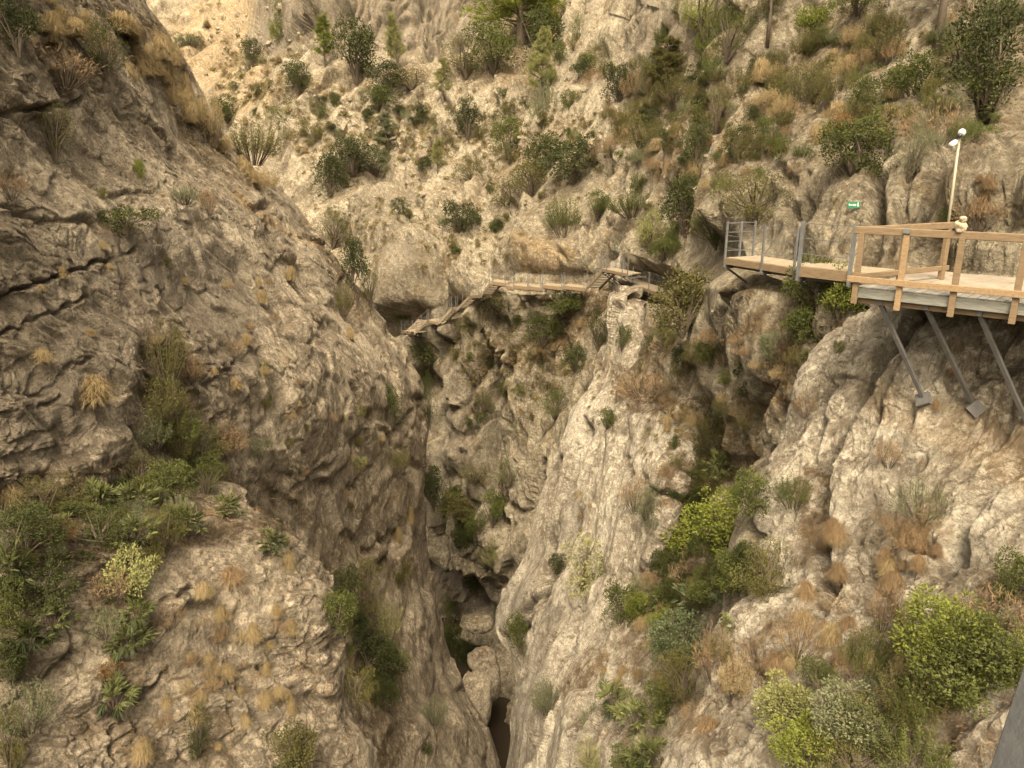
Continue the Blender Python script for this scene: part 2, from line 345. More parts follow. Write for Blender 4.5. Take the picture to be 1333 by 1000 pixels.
def rib(name, spec, mat, inset=(9, 34), back=(2.5, 8), K=5, bulge=.05, **kw):
    """spec rows: (py_left, px_left, Y_left, py_right, px_right, Y_right); the left edge turns away from view"""
    rows = []
    for yl, xl, dl, yr, xr, dr in spec:
        row = [(xl + inset[1], yl + 2, dl + back[1]), (xl + inset[0], yl + 1, dl + back[0])]
        for k in range(K):
            t = k / (K - 1); s = 1 / dl + (1 / dr - 1 / dl) * t
            Y = 1 / s * (1 - bulge * math.sin(math.pi * t) + (bulge * .9 if k == 0 else 0))
            row.append((xl + (xr - xl) * t, yl + (yr - yl) * t, Y))
        row.append((xr + 14, yr, dr + back[1] * .7))
        rows.append(row)
    a = [(x, y + 3, d + back[1]) for x, y, d in rows[0]]
    return sheet(name, [a] + rows, mat, **kw)

rib("rock_pillar", [(362, 798, 49, 364, 828, 47), (400, 796, 47.5, 400, 834, 45), (450, 797, 46, 450, 842, 42), (500, 782, 45, 500, 838, 41),
    (535, 752, 44.5, 535, 832, 40), (580, 728, 44, 580, 828, 38.5), (640, 705, 43.5, 640, 822, 37), (690, 692, 43, 690, 812, 36), (725, 682, 42.5, 725, 790, 36),
    (775, 655, 42, 775, 770, 37), (820, 645, 42, 820, 760, 38), (860, 668, 41, 860, 750, 38), (900, 676, 40, 900, 750, 37)], M_ROCK_R,
    step=1.5, aniso=(RIBDIR, 3.2), amp=.7,
    grooves=[([(770, 560), (742, 640), (735, 720)], 8, 2.4), ([(815, 540), (790, 640), (775, 730)], 8, 2.6), ([(728, 600), (712, 660), (705, 730), (698, 790)], 6, 2.0),
             ([(745, 720), (700, 790), (665, 830)], 8, 1.6), ([(700, 770), (670, 800)], 5, .9)],
    soil=[([(800, 560), (790, 620)], 10, .8), ([(800, 480), (830, 500)], 10, .8), ([(745, 700), (735, 740)], 7, .8)], patina=[([(735, 640), (740, 720), (720, 760)], 20, .4), ([(650, 700), (665, 790)], 12, .4)])
rib("rock_spur", [(528, 842, 31, 528, 905, 27.5), (545, 815, 31, 540, 915, 27), (590, 803, 30.5, 590, 905, 26), (640, 792, 30, 640, 890, 25), (690, 783, 29.5, 690, 870, 24.5),
    (730, 772, 29.5, 730, 850, 24.5), (765, 768, 29.5, 765, 840, 25), (800, 775, 29.5, 800, 840, 25)], M_ROCK_R,
    inset=(7, 24), step=1.5, aniso=(RIBDIR, 2.4), amp=.55, soil=[([(830, 520), (900, 530)], [14, 14], 1), ([(850, 660), (880, 640), (900, 600)], [14, 20, 14], .8)],
    grooves=[([(815, 600), (850, 640), (895, 650)], 4, .5)])
rib("rock_slab", [(705, 762, 33, 700, 850, 27), (735, 742, 33, 735, 860, 25), (770, 722, 32.5, 770, 870, 23), (810, 703, 32, 810, 875, 21.5), (850, 690, 31.5, 850, 880, 19.5),
    (890, 680, 31, 890, 890, 17.5), (930, 673, 30.5, 930, 890, 16), (970, 669, 30, 970, 895, 14.5), (1020, 664, 29, 1020, 890, 13.5), (1090, 655, 28, 1090, 890, 12)], M_ROCK_R,
    step=1.5, aniso=(RIBDIR, 3.0), amp=.6,
    grooves=[([(790, 740), (760, 800), (735, 880), (712, 960), (705, 1010)], 5, .8), ([(830, 760), (800, 830), (770, 900)], 8, .6)],
    soil=[([(850, 770), (840, 820), (830, 860)], [24, 30, 20], .75), ([(770, 880), (750, 905)], [16, 12], .9), ([(870, 900), (850, 960), (850, 1010)], [20, 22, 24], .6)],
    patina=[([(720, 800), (700, 900), (690, 1010)], [14, 22, 22], .6)])
NR = [(396, 1148, 16.2, 402, 1450, 13.0), (430, 1112, 16.1, 440, 1450, 12.9), (480, 1062, 16, 490, 1450, 12.7), (540, 1034, 15.8, 540, 1450, 12.3), (600, 1014, 15.5, 600, 1450, 11.7),
      (650, 1003, 15, 650, 1450, 10.8), (700, 1004, 14.2, 700, 1450, 10), (740, 1006, 13.8, 745, 1450, 9.2), (772, 978, 13.5, 780, 1450, 8.9), (800, 950, 13.2, 810, 1450, 8.5),
      (850, 938, 12.4, 860, 1450, 8), (900, 926, 11.6, 905, 1450, 7.6), (950, 888, 11, 950, 1450, 7.2), (1000, 862, 10.6, 1000, 1450, 6.9), (1100, 820, 10, 1100, 1450, 6.4)]
NR = [(a, b, c, d, b + (e - b) * 1.45, 1 / (1 / c + (1 / f - 1 / c) * 1.45)) for a, b, c, d, e, f in NR]
rib("near_cliff", NR, M_ROCK_R, inset=(8, 26), back=(1.2, 3.5), K=8, bulge=.02, step=1.5, aniso=(RIBDIR, 2.2), amp=.38, big=.6,
    grooves=[([(1205, 405), (1160, 460), (1135, 495), (1110, 540), (1085, 590), (1055, 620)], [9, 6, 5, 5, 5, 4], 2.0), ([(1095, 570), (1070, 640), (1050, 700)], [7, 10, 14], 1.0), ([(1000, 700), (1060, 600), (1075, 520)], 5, .5), ([(1200, 600), (1150, 660), (1090, 720)], 4, .3), ([(1250, 690), (1225, 740)], 7, .5), ([(1180, 790), (1150, 870), (1130, 930)], 9, .6), ([(960, 830), (990, 880), (960, 960)], 7, .5), ([(1333, 470), (1260, 500)], 6, .3),
             ([(1080, 500), (1050, 560), (1030, 600)], 4, .2), ([(1125, 730), (1155, 780), (1170, 850)], [7, 8, 10], .55), ([(1200, 590), (1150, 650), (1110, 700)], 4, .2),
             ([(1060, 720), (1075, 760), (1050, 800), (1020, 850)], [10, 8, 10, 12], .5), ([(1040, 880), (1030, 960)], [14, 20], .5), ([(1250, 720), (1180, 700)], 10, .3)],
    soil=[([(1205, 405), (1165, 455)], [12, 7], .95), ([(1060, 620), (1050, 670), (1040, 720)], [14, 20, 18], .9), ([(1080, 740), (1060, 790), (1010, 830), (990, 860)], [12, 16, 22, 20], .9),
          ([(1225, 640), (1200, 700), (1150, 700)], [14, 24, 16], .85), ([(1155, 770), (1170, 860)], [12, 20], .8), ([(1300, 770), (1333, 850)], 30, .8), ([(1110, 920), (1250, 960)], [40, 50], .85),
          ([(930, 830), (900, 910), (880, 950)], [10, 10, 8], .8), ([(1080, 860), (1100, 900)], 24, .7)],
    ochre=[([(1140, 520), (1240, 560), (1333, 600)], [24, 30, 40], .25)], patina=[([(1300, 560), (1333, 590)], 20, .3)])

# the left wall of the gorge: edge runs from the upper left down to the slot
EDGE = [(-70, 165, 40), (0, 185, 39), (50, 222, 40), (110, 250, 41), (180, 292, 42), (225, 335, 42.5), (265, 385, 43), (310, 415, 43.5), (360, 445, 44), (405, 482, 45),
        (450, 522, 46), (505, 547, 46), (560, 554, 46), (640, 549, 45.5), (720, 557, 45), (800, 571, 44), (880, 592, 43), (950, 630, 42), (1000, 648, 41), (1080, 678, 40)]
lrows = []
for py, ex, ed in EDGE:
    nl = np.interp(py, [-70, 100, 300, 500, 700, 1080], [17, 15.5, 14, 12.5, 11.5, 11])
    s_ = 1 / nl - .45 * (1 / (ed * .97) - 1 / nl); row = [(-130 - .45 * (ex + 130), py, 1 / s_), (-130, py, nl)]
    for t in (.2, .4, .6, .75, .88, .97):
        s = 1 / nl + (1 / (ed * .97) - 1 / nl) * t
        row.append((-130 + (ex + 130) * t, py, 1 / s))
    row += [(ex, py, ed + 1), (ex - 6, py - 2, ed + 5), (ex - 45, py - 6, ed + 16)]
    lrows.append(row)
LDIR = (.55, .75, -.45)
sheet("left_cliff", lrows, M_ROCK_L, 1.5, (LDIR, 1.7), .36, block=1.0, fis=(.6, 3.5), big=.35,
      grooves=[([(0, 148), (70, 140), (100, 133)], 3.5, .55), ([(100, 90), (150, 140), (215, 180)], 2.2, 0.24), ([(165, 140), (200, 175), (240, 200)], 2.2, 0.21),
               ([(0, 265), (80, 285), (130, 290)], 3.8, 0.27), ([(0, 385), (60, 365), (150, 335), (170, 330)], 2.2, 0.33), ([(0, 435), (60, 410), (110, 390)], 2.2, 0.27),
               ([(80, 485), (115, 465)], 2.2, 0.24), ([(60, 530), (82, 515)], 2.2, 0.18), ([(270, 500), (320, 465), (345, 455)], 2.2, 0.24), ([(345, 400), (395, 450), (425, 430)], 2.2, 0.30),
               ([(330, 275), (355, 262)], 4.5, 0.54), ([(395, 310), (430, 330)], 3.0, 0.36), ([(440, 370), (500, 460), (550, 540)], 3.0, 0.42), ([(450, 640), (500, 590), (545, 520)], 3.0, 0.42),
               ([(480, 720), (520, 690), (500, 740)], 3.8, 0.48), ([(380, 640), (430, 600), (450, 520)], 3.0, 0.30), ([(140, 250), (200, 250), (240, 300)], 3.0, 0.24),
               ([(460, 500), (500, 560), (548, 620)], 3.0, 0.36), ([(540, 700), (560, 800), (580, 900)], 5.2, 0.48), ([(300, 560), (330, 640), (300, 660)], 3.8, 0.30)],
      soil=[([(0, 10), (80, 40), (200, 60), (230, 110)], [30, 45, 40, 16], .95), ([(210, 100), (260, 190), (330, 240)], [16, 14, 14], .9), ([(400, 290), (440, 350), (470, 420)], [12, 12, 12], .8),
            ([(60, 90), (110, 110)], 20, .7), ([(200, 440), (230, 560), (280, 620)], [22, 44, 30], .75), ([(-60, 640), (100, 660), (260, 650), (360, 690)], [50, 60, 40, 20], .9),
            ([(430, 740), (470, 800), (490, 900), (500, 980)], [22, 34, 34, 24], .85), ([(170, 300), (130, 290)], 12, .6), ([(250, 300), (270, 260)], 14, .5), ([(350, 630), (430, 700), (520, 740)], [14, 16, 14], .55)],
      patina=[([(40, 360), (120, 400), (60, 560)], [60, 90, 60], .5), ([(180, 330), (280, 380), (300, 460)], [50, 50, 40], .6), ([(570, 900), (560, 760), (552, 660)], [20, 14, 10], .5), ([(420, 580), (440, 650)], 24, .35)],
      ochre=[([(430, 330), (300, 260)], 6, .4)])
# the foreground buttress below it
LB = [(640, 300, 22), (672, 335, 17.5), (700, 375, 16.8), (740, 400, 16.5), (775, 418, 16.2), (800, 430, 16), (850, 443, 15.8), (900, 450, 15.5), (950, 462, 15.2), (1000, 482, 14.8), (1080, 505, 14.2)]
brow = []
for py, ex, ed in LB:
    nl = np.interp(py, [640, 700, 1080], [13, 11, 8.6])
    s_ = 1 / nl - .5 * (1 / (ed * .97) - 1 / nl); row = [(-130 - .5 * (ex + 130), py + (30 if py < 700 else 0), 1 / s_), (-130, py + (30 if py < 700 else 0), nl)]
    for t in (.25, .5, .72, .88, .97):
        s = 1 / nl + (1 / (ed * .97) - 1 / nl) * t
        row.append((-130 + (ex + 130) * t, py + (30 * (1 - t) if py < 700 else 0), 1 / s))
    row += [(ex, py, ed + .5), (ex - 4, py - 1, ed + 2), (ex - 30, py - 3, ed + 6)]
    brow.append(row)
brow.insert(0, [(x, y - 16, d + 5) for x, y, d in brow[0]])
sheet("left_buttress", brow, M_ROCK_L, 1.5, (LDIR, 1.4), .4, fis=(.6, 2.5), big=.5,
      grooves=[([(60, 880), (95, 850)], 3, .25), ([(180, 915), (220, 870)], 3, .3), ([(150, 990), (145, 950)], 3, .3), ([(200, 790), (250, 770)], 3, .2), ([(340, 870), (380, 900)], 4, .3)],
      soil=[([(-60, 680), (100, 700), (250, 680), (370, 700)], [40, 40, 26, 14], .95), ([(70, 740), (130, 780)], [24, 20], .85), ([(140, 740), (180, 820), (160, 900)], [20, 24, 26], .85), ([(-40, 800), (30, 860)], 30, .9),
            ([(110, 930), (160, 960)], 26, .7), ([(230, 740), (300, 780)], 20, .55), ([(280, 950), (270, 1000)], 22, .7), ([(240, 860), (300, 880)], 18, .4)])
# ---------------------------------------------------------------- looking up points on the rock
BIN = 2.0; GW, GH = int(1500 / BIN), int(1160 / BIN)
zb = np.full(GW * GH, 1e9); zi = np.full(GW * GH, -1, np.int64)
ALLV = np.concatenate([v for _, v, _ in SHEETS]); ALLN = np.concatenate([n for _, _, n in SHEETS])
_x, _y, _d = proj(ALLV)
_b = (np.floor((_x + 80) / BIN) + GW * np.floor((_y + 80) / BIN)).astype(np.int64)
_ok = (_x > -80) & (_x < 1420) & (_y > -80) & (_y < 1080) & (_d > 0)
_o = np.nonzero(_ok)[0]; _o = _o[np.argsort(-_d[_o], kind='stable')]; zi[_b[_o]] = _o; zb[_b[_o]] = _d[_o]
zi2 = zi.reshape(GH, GW); zb2 = zb.reshape(GH, GW)
def at(x, y):                            # surface point and its normal under a pixel
    cx, cy = int((x + 80) / BIN), int((y + 80) / BIN)
    cx = min(max(cx, 2), GW - 3); cy = min(max(cy, 2), GH - 3)
    for r in (1, 2):
        sub = zb2[cy - r:cy + r + 1, cx - r:cx + r + 1]
        if sub.min() < 1e8:
            j = zi2[cy - r:cy + r + 1, cx - r:cx + r + 1].ravel()[np.argsort(sub.ravel())[(sub < 1e8).sum() // 2]]
            return Vector(ALLV[j].tolist()), Vector(ALLN[j].tolist())
    return None, None
def lev(x, y, z):                        # the point at height z on a sight line
    p = W(x, y, 1.0); return Vector((p * (z / p[2])).tolist())

# ---------------------------------------------------------------- mesh building
class MB:
    def __init__(s): s.v = []; s.f = []; s.m = []
    def box(s, c, ax, ay, az, mi=0):     # centre and three half-extent vectors
        b = len(s.v); c = Vector(c)
        for i in (-1, 1):
            for j in (-1, 1):
                for k in (-1, 1): s.v.append(c + ax * i + ay * j + az * k)
        for q in ((0, 1, 3, 2), (4, 6, 7, 5), (0, 4, 5, 1), (2, 3, 7, 6), (0, 2, 6, 4), (1, 5, 7, 3)): s.f.append([b + t for t in q]); s.m.append(mi)
    def bar(s, a, b, wd, ht, up=Vector((0, 0, 1)), mi=0):
        a, b = Vector(a), Vector(b); d = b - a
        if d.length < 1e-6: return
        side = d.cross(up)
        if side.length < 1e-5: side = Vector((1, 0, 0))
        side.normalize(); u = side.cross(d).normalized()
        s.box((a + b) / 2, d / 2, side * (wd / 2), u * (ht / 2), mi)
    def tube(s, pts, rads, n=6, mi=0):
        b = len(s.v); pts = [Vector(p) for p in pts]
        for i, p in enumerate(pts):
            d = (pts[min(i + 1, len(pts) - 1)] - pts[max(i - 1, 0)]).normalized()
            e = d.cross(Vector((.31, .22, .93))).normalized(); g = d.cross(e)
            for k in range(n):
                a = 2 * math.pi * k / n; s.v.append(p + (e * math.cos(a) + g * math.sin(a)) * rads[i])
        for i in range(len(pts) - 1):
            for k in range(n):
                s.f.append([b + i * n + k, b + i * n + (k + 1) % n, b + (i + 1) * n + (k + 1) % n, b + (i + 1) * n + k]); s.m.append(mi)
        s.f.append([b + k for k in range(n)][::-1]); s.f.append([b + (len(pts) - 1) * n + k for k in range(n)]); s.m += [mi, mi]
    def mesh(s, name, mats, bevel=0):
        me = bpy.data.meshes.new(name); me.from_pydata([tuple(v) for v in s.v], [], s.f)
        for m in mats: me.materials.append(m)
        me.polygons.foreach_set("material_index", s.m); me.update(); return me
    def build(s, name, mats, parent=None, smooth=False, bevel=0):
        if not isinstance(mats, (list, tuple)): mats = [mats]
        me = s.mesh(name, mats)
        if smooth: me.polygons.foreach_set("use_smooth", [True] * len(me.polygons))
        o = bpy.data.objects.new(name, me); COL.objects.link(o)
        if parent: o.parent = parent; me.transform(Matrix.Translation(-parent.location))
        if bevel:
            b = o.modifiers.new("bevel", 'BEVEL'); b.width = bevel; b.segments = 2
        return o
def tag(o, label, cat, group=None):
    o['label'] = label; o['category'] = cat
    if group: o['group'] = group
    return o
def thing(name, loc, label, cat, group=None):
    o = bpy.data.objects.new(name, None); o.location = loc; o.empty_display_size = .2; COL.objects.link(o); return tag(o, label, cat, group)

def simple(name, col, rough=.7, metal=0, nscale=8, var=.35, grain=None):
    m, t = nt(name); g = G(t); tc = g.n("ShaderNodeNewGeometry"); mp = g.n("ShaderNodeMapping"); g.l(tc.outputs['Position'], mp.inputs[0])
    if grain: mp.inputs['Scale'].default_value = grain
    nz = g.noise(mp.outputs[0], nscale, 5, .65)
    c = g.mix(g.ramp(nz, .35, .68), tuple(x * (1 + var * .4) for x in col), tuple(x * (1 - var) for x in col))
    b = g.n("ShaderNodeBsdfPrincipled"); g.l(c, b.inputs['Base Color']); b.inputs['Roughness'].default_value = rough; b.inputs['Metallic'].default_value = metal
    bp = g.n("ShaderNodeBump"); g.l(nz, bp.inputs['Height']); bp.inputs['Distance'].default_value = .01; bp.inputs['Strength'].default_value = .5; g.l(bp.outputs[0], b.inputs['Normal'])
    o = g.n("ShaderNodeOutputMaterial"); g.l(b.outputs[0], o.inputs[0]); return m
WOOD = simple("weathered_timber", (.17, .115, .062), .8, 0, 5, .35, (1, 1, 9))
WOOD2 = simple("yellow_timber", (.25, .165, .085), .8, 0, 5, .3, (6, 1, 9))
BOARD = simple("deck_board", (.235, .185, .12), .85, 0, 4, .3)
STEEL = simple("galvanised_steel", (.19, .19, .185), .5, .5, 6, .25)
DSTEEL = simple("grey_painted_steel", (.10, .093, .085), .6, .2, 6, .25)
CONC = simple("sandy_floor", (.22, .18, .13), .95, 0, 3, .35)
WHITE = simple("white_plastic", (.55, .54, .5), .4, 0, 3, .05)
GREEN = simple("green_sign_paint", (.02, .13, .065), .5, 0, 3, .1)
BLACK = simple("black_plastic", (.02, .02, .02), .4, 0, 3, .1)
CREAM = simple("cream_pole_paint", (.27, .245, .17), .5, 0, 3, .1)
UP = Vector((0, 0, 1))

# ---- path floor by the platform, then the timber platform and its railing
ZT = -1.08; ZD = -2.12
c0 = lev(1122, 302, ZT); c1 = lev(1333, 313, ZT); e1 = c1 + (c1 - c0).normalized() * 3.0; dirA = (e1 - c0).normalized(); inA = Vector((-dirA.y, dirA.x, 0)) * -1
if inA.y < 0: inA = -inA
plat = thing("timber_platform", (c0.x, c0.y, ZD), "timber railed platform on steel struts bolted to the pale cliff", "platform")
LA = (e1 - c0).length
def A(t, off, z): return Vector((c0.x, c0.y, 0)) + dirA * t + inA * off + UP * z
mb = MB()
k = 0.0; n = 0
while k < LA - .2:
    mb.box(A(k + .07, .40, ZD), dirA * .064, inA * .38, UP * .018, n % 2); k += .145; n += 1
mb.build("deck", [simple("grey_deck_board", (.15, .14, .115), .9, 0, 5, .4), simple("silver_deck_board", (.19, .17, .14), .9, 0, 5, .4)], plat, bevel=.004)
mb = MB(); mb.bar(A(-.03, .02, ZD - .10), A(LA, .02, ZD - .10), .06, .17); mb.build("edge_beam", simple("grey_beam", (.20, .195, .165), .85, 0, 4, .35, (1, 1, 8)), plat, bevel=.006)
mb = MB(); mb.bar(A(.05, .14, ZD - .24), A(LA, .14, ZD - .24), .08, .13); mb.build("joist", WOOD, plat, bevel=.006)
pos_t = [0.03, (lev(1183, 305, ZT) - c0).length, (lev(1254, 309, ZT) - c0).length, (lev(1333, 313, ZT) - c0).length + .05, (lev(1333, 313, ZT) - c0).length + 1.1]
for i, t in enumerate(pos_t):
    mb = MB(); mb.bar(A(t, -.05, ZD - .34 if i else ZD - .30), A(t, -.05, ZT), .075, .10, dirA); mb.build("post", WOOD if i != 1 else WOOD2, plat, bevel=.008)
mb = MB(); mb.bar(A(-.12, -.03, ZT + .035), A(LA, -.03, ZT + .035), .10, .135); mb.build("top_rail", WOOD, plat, bevel=.012)
mb = MB(); mb.bar(A(-.12, -.115, ZD + .17), A(LA, -.115, ZD + .17), .045, .115); mb.build("bottom_rail", WOOD2, plat, bevel=.008)
# the end railing turns back to the rock
b0 = A(0, 0, 0); b1 = lev(1243, 295, ZT); b1.z = 0; dB = (b1 - b0).normalized(); LB2 = (b1 - b0).length
def Bp(t, z): return b0 + dB * t + UP * z
mb = MB(); mb.bar(Bp(.05, ZT + .03), Bp(LB2, ZT + .03), .10, .13); mb.build("end_rail", WOOD, plat, bevel=.012)
mb = MB(); mb.bar(Bp(.02, ZD + .20), Bp(LB2, ZD + .20), .045, .10); mb.build("end_rail", WOOD, plat, bevel=.008)
for t in (LB2 * .46, LB2 * .93):
    mb = MB(); mb.bar(Bp(t, ZD - .1), Bp(t, ZT - .02), .09, .12, dB); mb.build("post", WOOD, plat, bevel=.008)
mb = MB(); pa = A(pos_t[1], -.10, ZT + .06); mb.box(pa, dirA * .06, inA * .012, UP * .04); mb.build("bracket_plate", STEEL, plat)
for (sx, sy, bx, by) in ((1147, 390, 1203, 521), (1207, 397, 1268, 531), (1276, 407, 1346, 566)):
    hit, nn = at(bx, by); lo_, hi_ = 0, LA
    for _ in range(30):
        tm = (lo_ + hi_) / 2; xx = proj(np.array(A(tm, .16, ZD - .30)))[0]
        if xx < sx: lo_ = tm
        else: hi_ = tm
    top = A(tm, .16, ZD - .30)
    if hit is None: hit = P(bx, by, 13)
    mb = MB(); mb.bar(top, hit, .075, .075, dirA); st = mb.build("strut", DSTEEL, plat, bevel=.006)
    mb = MB(); nn = nn or Vector((-.5, -.8, .3)); ta = nn.orthogonal().normalized(); mb.box(hit + nn * .04, ta * .13, nn.cross(ta) * .13, nn * .05); q = mb.build("foot_plate", DSTEEL); q.data.transform(Matrix.Translation(-plat.location)); q.parent = st
    mb = MB(); mb.bar(A(0, 0, 0) * 0 + top + UP * .06 - inA * .1, top + UP * .06 + inA * .5, .08, .10); mb.build("bracket_arm", DSTEEL, plat)
# sandy floor between platform and rock
mb = MB()
for k in range(14):
    t0, t1 = k * LA / 14, (k + 1) * LA / 14
    off = 0.8
    mb.box(A((t0 + t1) / 2, off + 1.6, ZD - .11 + .006 * math.sin(k * 2.3)), dirA * (t1 - t0) / 2, inA * 1.6, UP * .08)
fl = mb.build("path", CONC); fl['kind'] = 'structure'

# ---- generic walkway section: boards, fascia, metal posts, cables
def walkway(name, a, b, wd, label, posts, post_h=1.05, back=None, group=None, thick=.09, post_r=.022, cables=3, end_cage=False, mat=BOARD, fascia=WOOD, deckdrop=0.0, brackets=True):
    a, b = Vector(a), Vector(b); d = (b - a); L = d.length; d.normalize(); side = Vector((-d.y, d.x, 0)).normalized()
    if side.dot(-a) > 0: side = -side                     # away from the viewer, towards the rock
    root = thing(name, tuple(a), label, "walkway", group)
    mb = MB(); nb = max(4, int(L / .16)); st = L / nb
    for k in range(nb): mb.box(a + d * (k + .5) * st + side * (wd / 2), d * (st * .47), side * wd / 2, UP * .02)
    mb.build("deck", mat, root)
    mb = MB(); mb.bar(a - side * .03 - UP * thick * .9, b - side * .03 - UP * thick * .9, .04, thick * 1.9); mb.build("fascia", fascia, root)
    mb = MB(); mb.bar(a + side * .25 - UP * (thick * 1.9 + .05), b + side * .25 - UP * (thick * 1.9 + .05), .07, .10); mb.build("beam", DSTEEL, root)
    tops = []
    for t in posts:
        p = a + d * (L * t) - side * .06
        mb = MB(); mb.bar(p - UP * (thick * 2 + .08), p + UP * post_h, post_r * 2, post_r * 2, d); mb.build("post", STEEL, root); tops.append(p)
        if brackets:
            mb = MB(); mb.bar(p - UP * (thick * 2 + .06), p + side * (wd + .4) - UP * (thick * 2 + .06), .07, .09); mb.bar(p + side * .1 - UP * (thick * 2 + .1), p + side * (wd + .35) - UP * 1.1, .05, .05); mb.build("bracket", DSTEEL, root)
    for c in range(cables):
        z = post_h * (c + 1) / (cables) - .04
        mb = MB(); 
        for i in range(len(tops) - 1): mb.tube([tops[i] + UP * z, (tops[i] + tops[i + 1]) / 2 + UP * (z - .015), tops[i + 1] + UP * z], [.007] * 3, 4)
        if len(tops) > 1: mb.build("cable", STEEL, root)
    if end_cage:
        for off in (.45, .9):
            p = tops[0] + side * off * wd
            mb = MB(); mb.bar(p - UP * .1, p + UP * post_h, post_r * 2, post_r * 2, d); mb.build("post", STEEL, root)
        for c in range(4):
            z = post_h * (c + 1) / 4 - .04
            mb = MB(); mb.bar(tops[0] + UP * z, tops[0] + side * .9 * wd + UP * z, .018, .018); mb.build("rung", STEEL, root)
    return root
walkway("walkway", lev(1040, 347, -2.14), lev(1134, 357, -2.14), 1.1, "short timber walkway section between the railed platform and the steel caged end", (.02, .74), 1.05, thick=.12, post_r=.035)
walkway("walkway", lev(946, 336, -2.32), lev(1038, 350, -2.32), 1.1, "timber walkway section with a caged steel railing at its far end", (.0, .55, .98), 1.0, thick=.09, post_r=.024, end_cage=True)
walkway("walkway", lev(803, 362, -7.0), lev(886, 392, -7.0), 1.1, "sloping looking plank walkway ending behind the dark round olive bush", (.1, .3, .56, .86), 1.1, thick=.10)
walkway("walkway", lev(784, 350, -6.2), lev(818, 357, -6.2), 1.0, "short upper plank landing at the head of the steep steps", (.0, .2, .8, 1.0), 1.1, thick=.09)
jx = [(640, 366.5, 659, 369), (659, 372, 667, 373.5), (668, 371.5, 688, 374), (688, 373, 705, 375), (705.5, 371, 733, 374), (733, 372, 762, 375.5)]
jl = ["leftmost plank span where the long level walkway meets the descending path", "tiny offset plank span second from the left of the long walkway", "third plank span from the left of the long level walkway", "fourth plank span of the long level walkway under the cracked wall", "fifth plank span of the long walkway just left of the last one", "rightmost plank span of the long walkway at the foot of the steep steps"]
for i, (x0, y0, x1, y1) in enumerate(jx):
    Y0 = 57 - 3 * (x0 - 640) / 125; Y1 = 57 - 3 * (x1 - 640) / 125
    walkway("walkway", P(x0, y0, Y0), P(x1, y1, Y1), 1.1, jl[i], (.05, .95) if i != 1 else (.5,), 1.05, thick=.13, group="plank spans of the long walkway", brackets=False)
def steps(x0, y0, Y0, x1, y1, Y1, label, n, group=None):
    a, b = P(x0, y0, Y0), P(x1, y1, Y1); root = thing("steps", tuple(a), label, "steps", group)
    h = Vector((b.x - a.x, b.y - a.y, 0)); side = Vector((-h.y, h.x, 0)).normalized()
    if side.dot(-a) > 0: side = -side
    for s_, nm in ((0, "stringer"), (1.0, "stringer")):
        mb = MB(); mb.bar(a + side * s_ - UP * .10, b + side * s_ - UP * .10, .06, .20); mb.build(nm, BOARD, root)
    mb = MB(); dr = h.normalized()
    for k in range(n):
        c = a.lerp(b, (k + .5) / n); mb.box(c + side * .5, dr * (h.length / n * .42), side * .52, UP * .03)
    mb.build("treads", BOARD, root)
    for t in (.1, .5, .9):
        p = a.lerp(b, t) - side * .05; mb = MB(); mb.bar(p, p + UP * 1.05, .03, .03, dr); mb.build("post", STEEL, root)
    for z in (.55, 1.0):
        mb = MB(); mb.tube([a + UP * z - side * .05, b + UP * z - side * .05], [.012] * 2, 4); mb.build("cable", STEEL, root)
steps(763, 375, 54, 785, 351, 49.8, "steep wooden steps rising from the long level walkway to the upper landing", 11)
fl_ = [(639, 367), (626, 384), (611, 385.5), (595, 402), (588, 401), (571, 420), (557, 417), (540, 433), (522, 430.5)]
fy = [57]
for (x, y) in fl_[1:]:
    h_, _ = at(x, y - 3); fy.append((h_.y if h_ else 66) - 1.2)
fy = [57 + (fy[-1] - 57) * i / 8 * .5 + fy[i] * .5 - 28.5 if i else 57 for i in range(9)]
fy = [57] + [min([57 + 2.0 * i] + [at(x + dx, y - 1)[0].y - 1.6 for dx in (-4, 0, 4)]) for i, (x, y) in enumerate(fl_) if i]
dl = ["uppermost small landing of the stepped path going down to the gorge", "tiny second landing of the stepped path going down to the gorge", "third landing of the descending stepped path", "lowest plank landing of the descending path at the left cliff edge"]
sl_ = ["top flight of the stepped path below the long walkway", "second flight down of the stepped path", "third flight down of the stepped path", "lowest flight of the stepped path above the left cliff edge"]
for i in range(8):
    (x0, y0), (x1, y1) = fl_[i], fl_[i + 1]
    if i % 2 == 0: steps(x1, y1, fy[i + 1], x0, y0, fy[i], sl_[i // 2], 8, "flights of the descending path")
    else: walkway("landing", P(x0, y0, fy[i]), P(x1, y1, fy[i + 1]), 1.0, dl[i // 2], (.1, .9), 1.05, thick=.12, group="landings of the descending path", brackets=False)

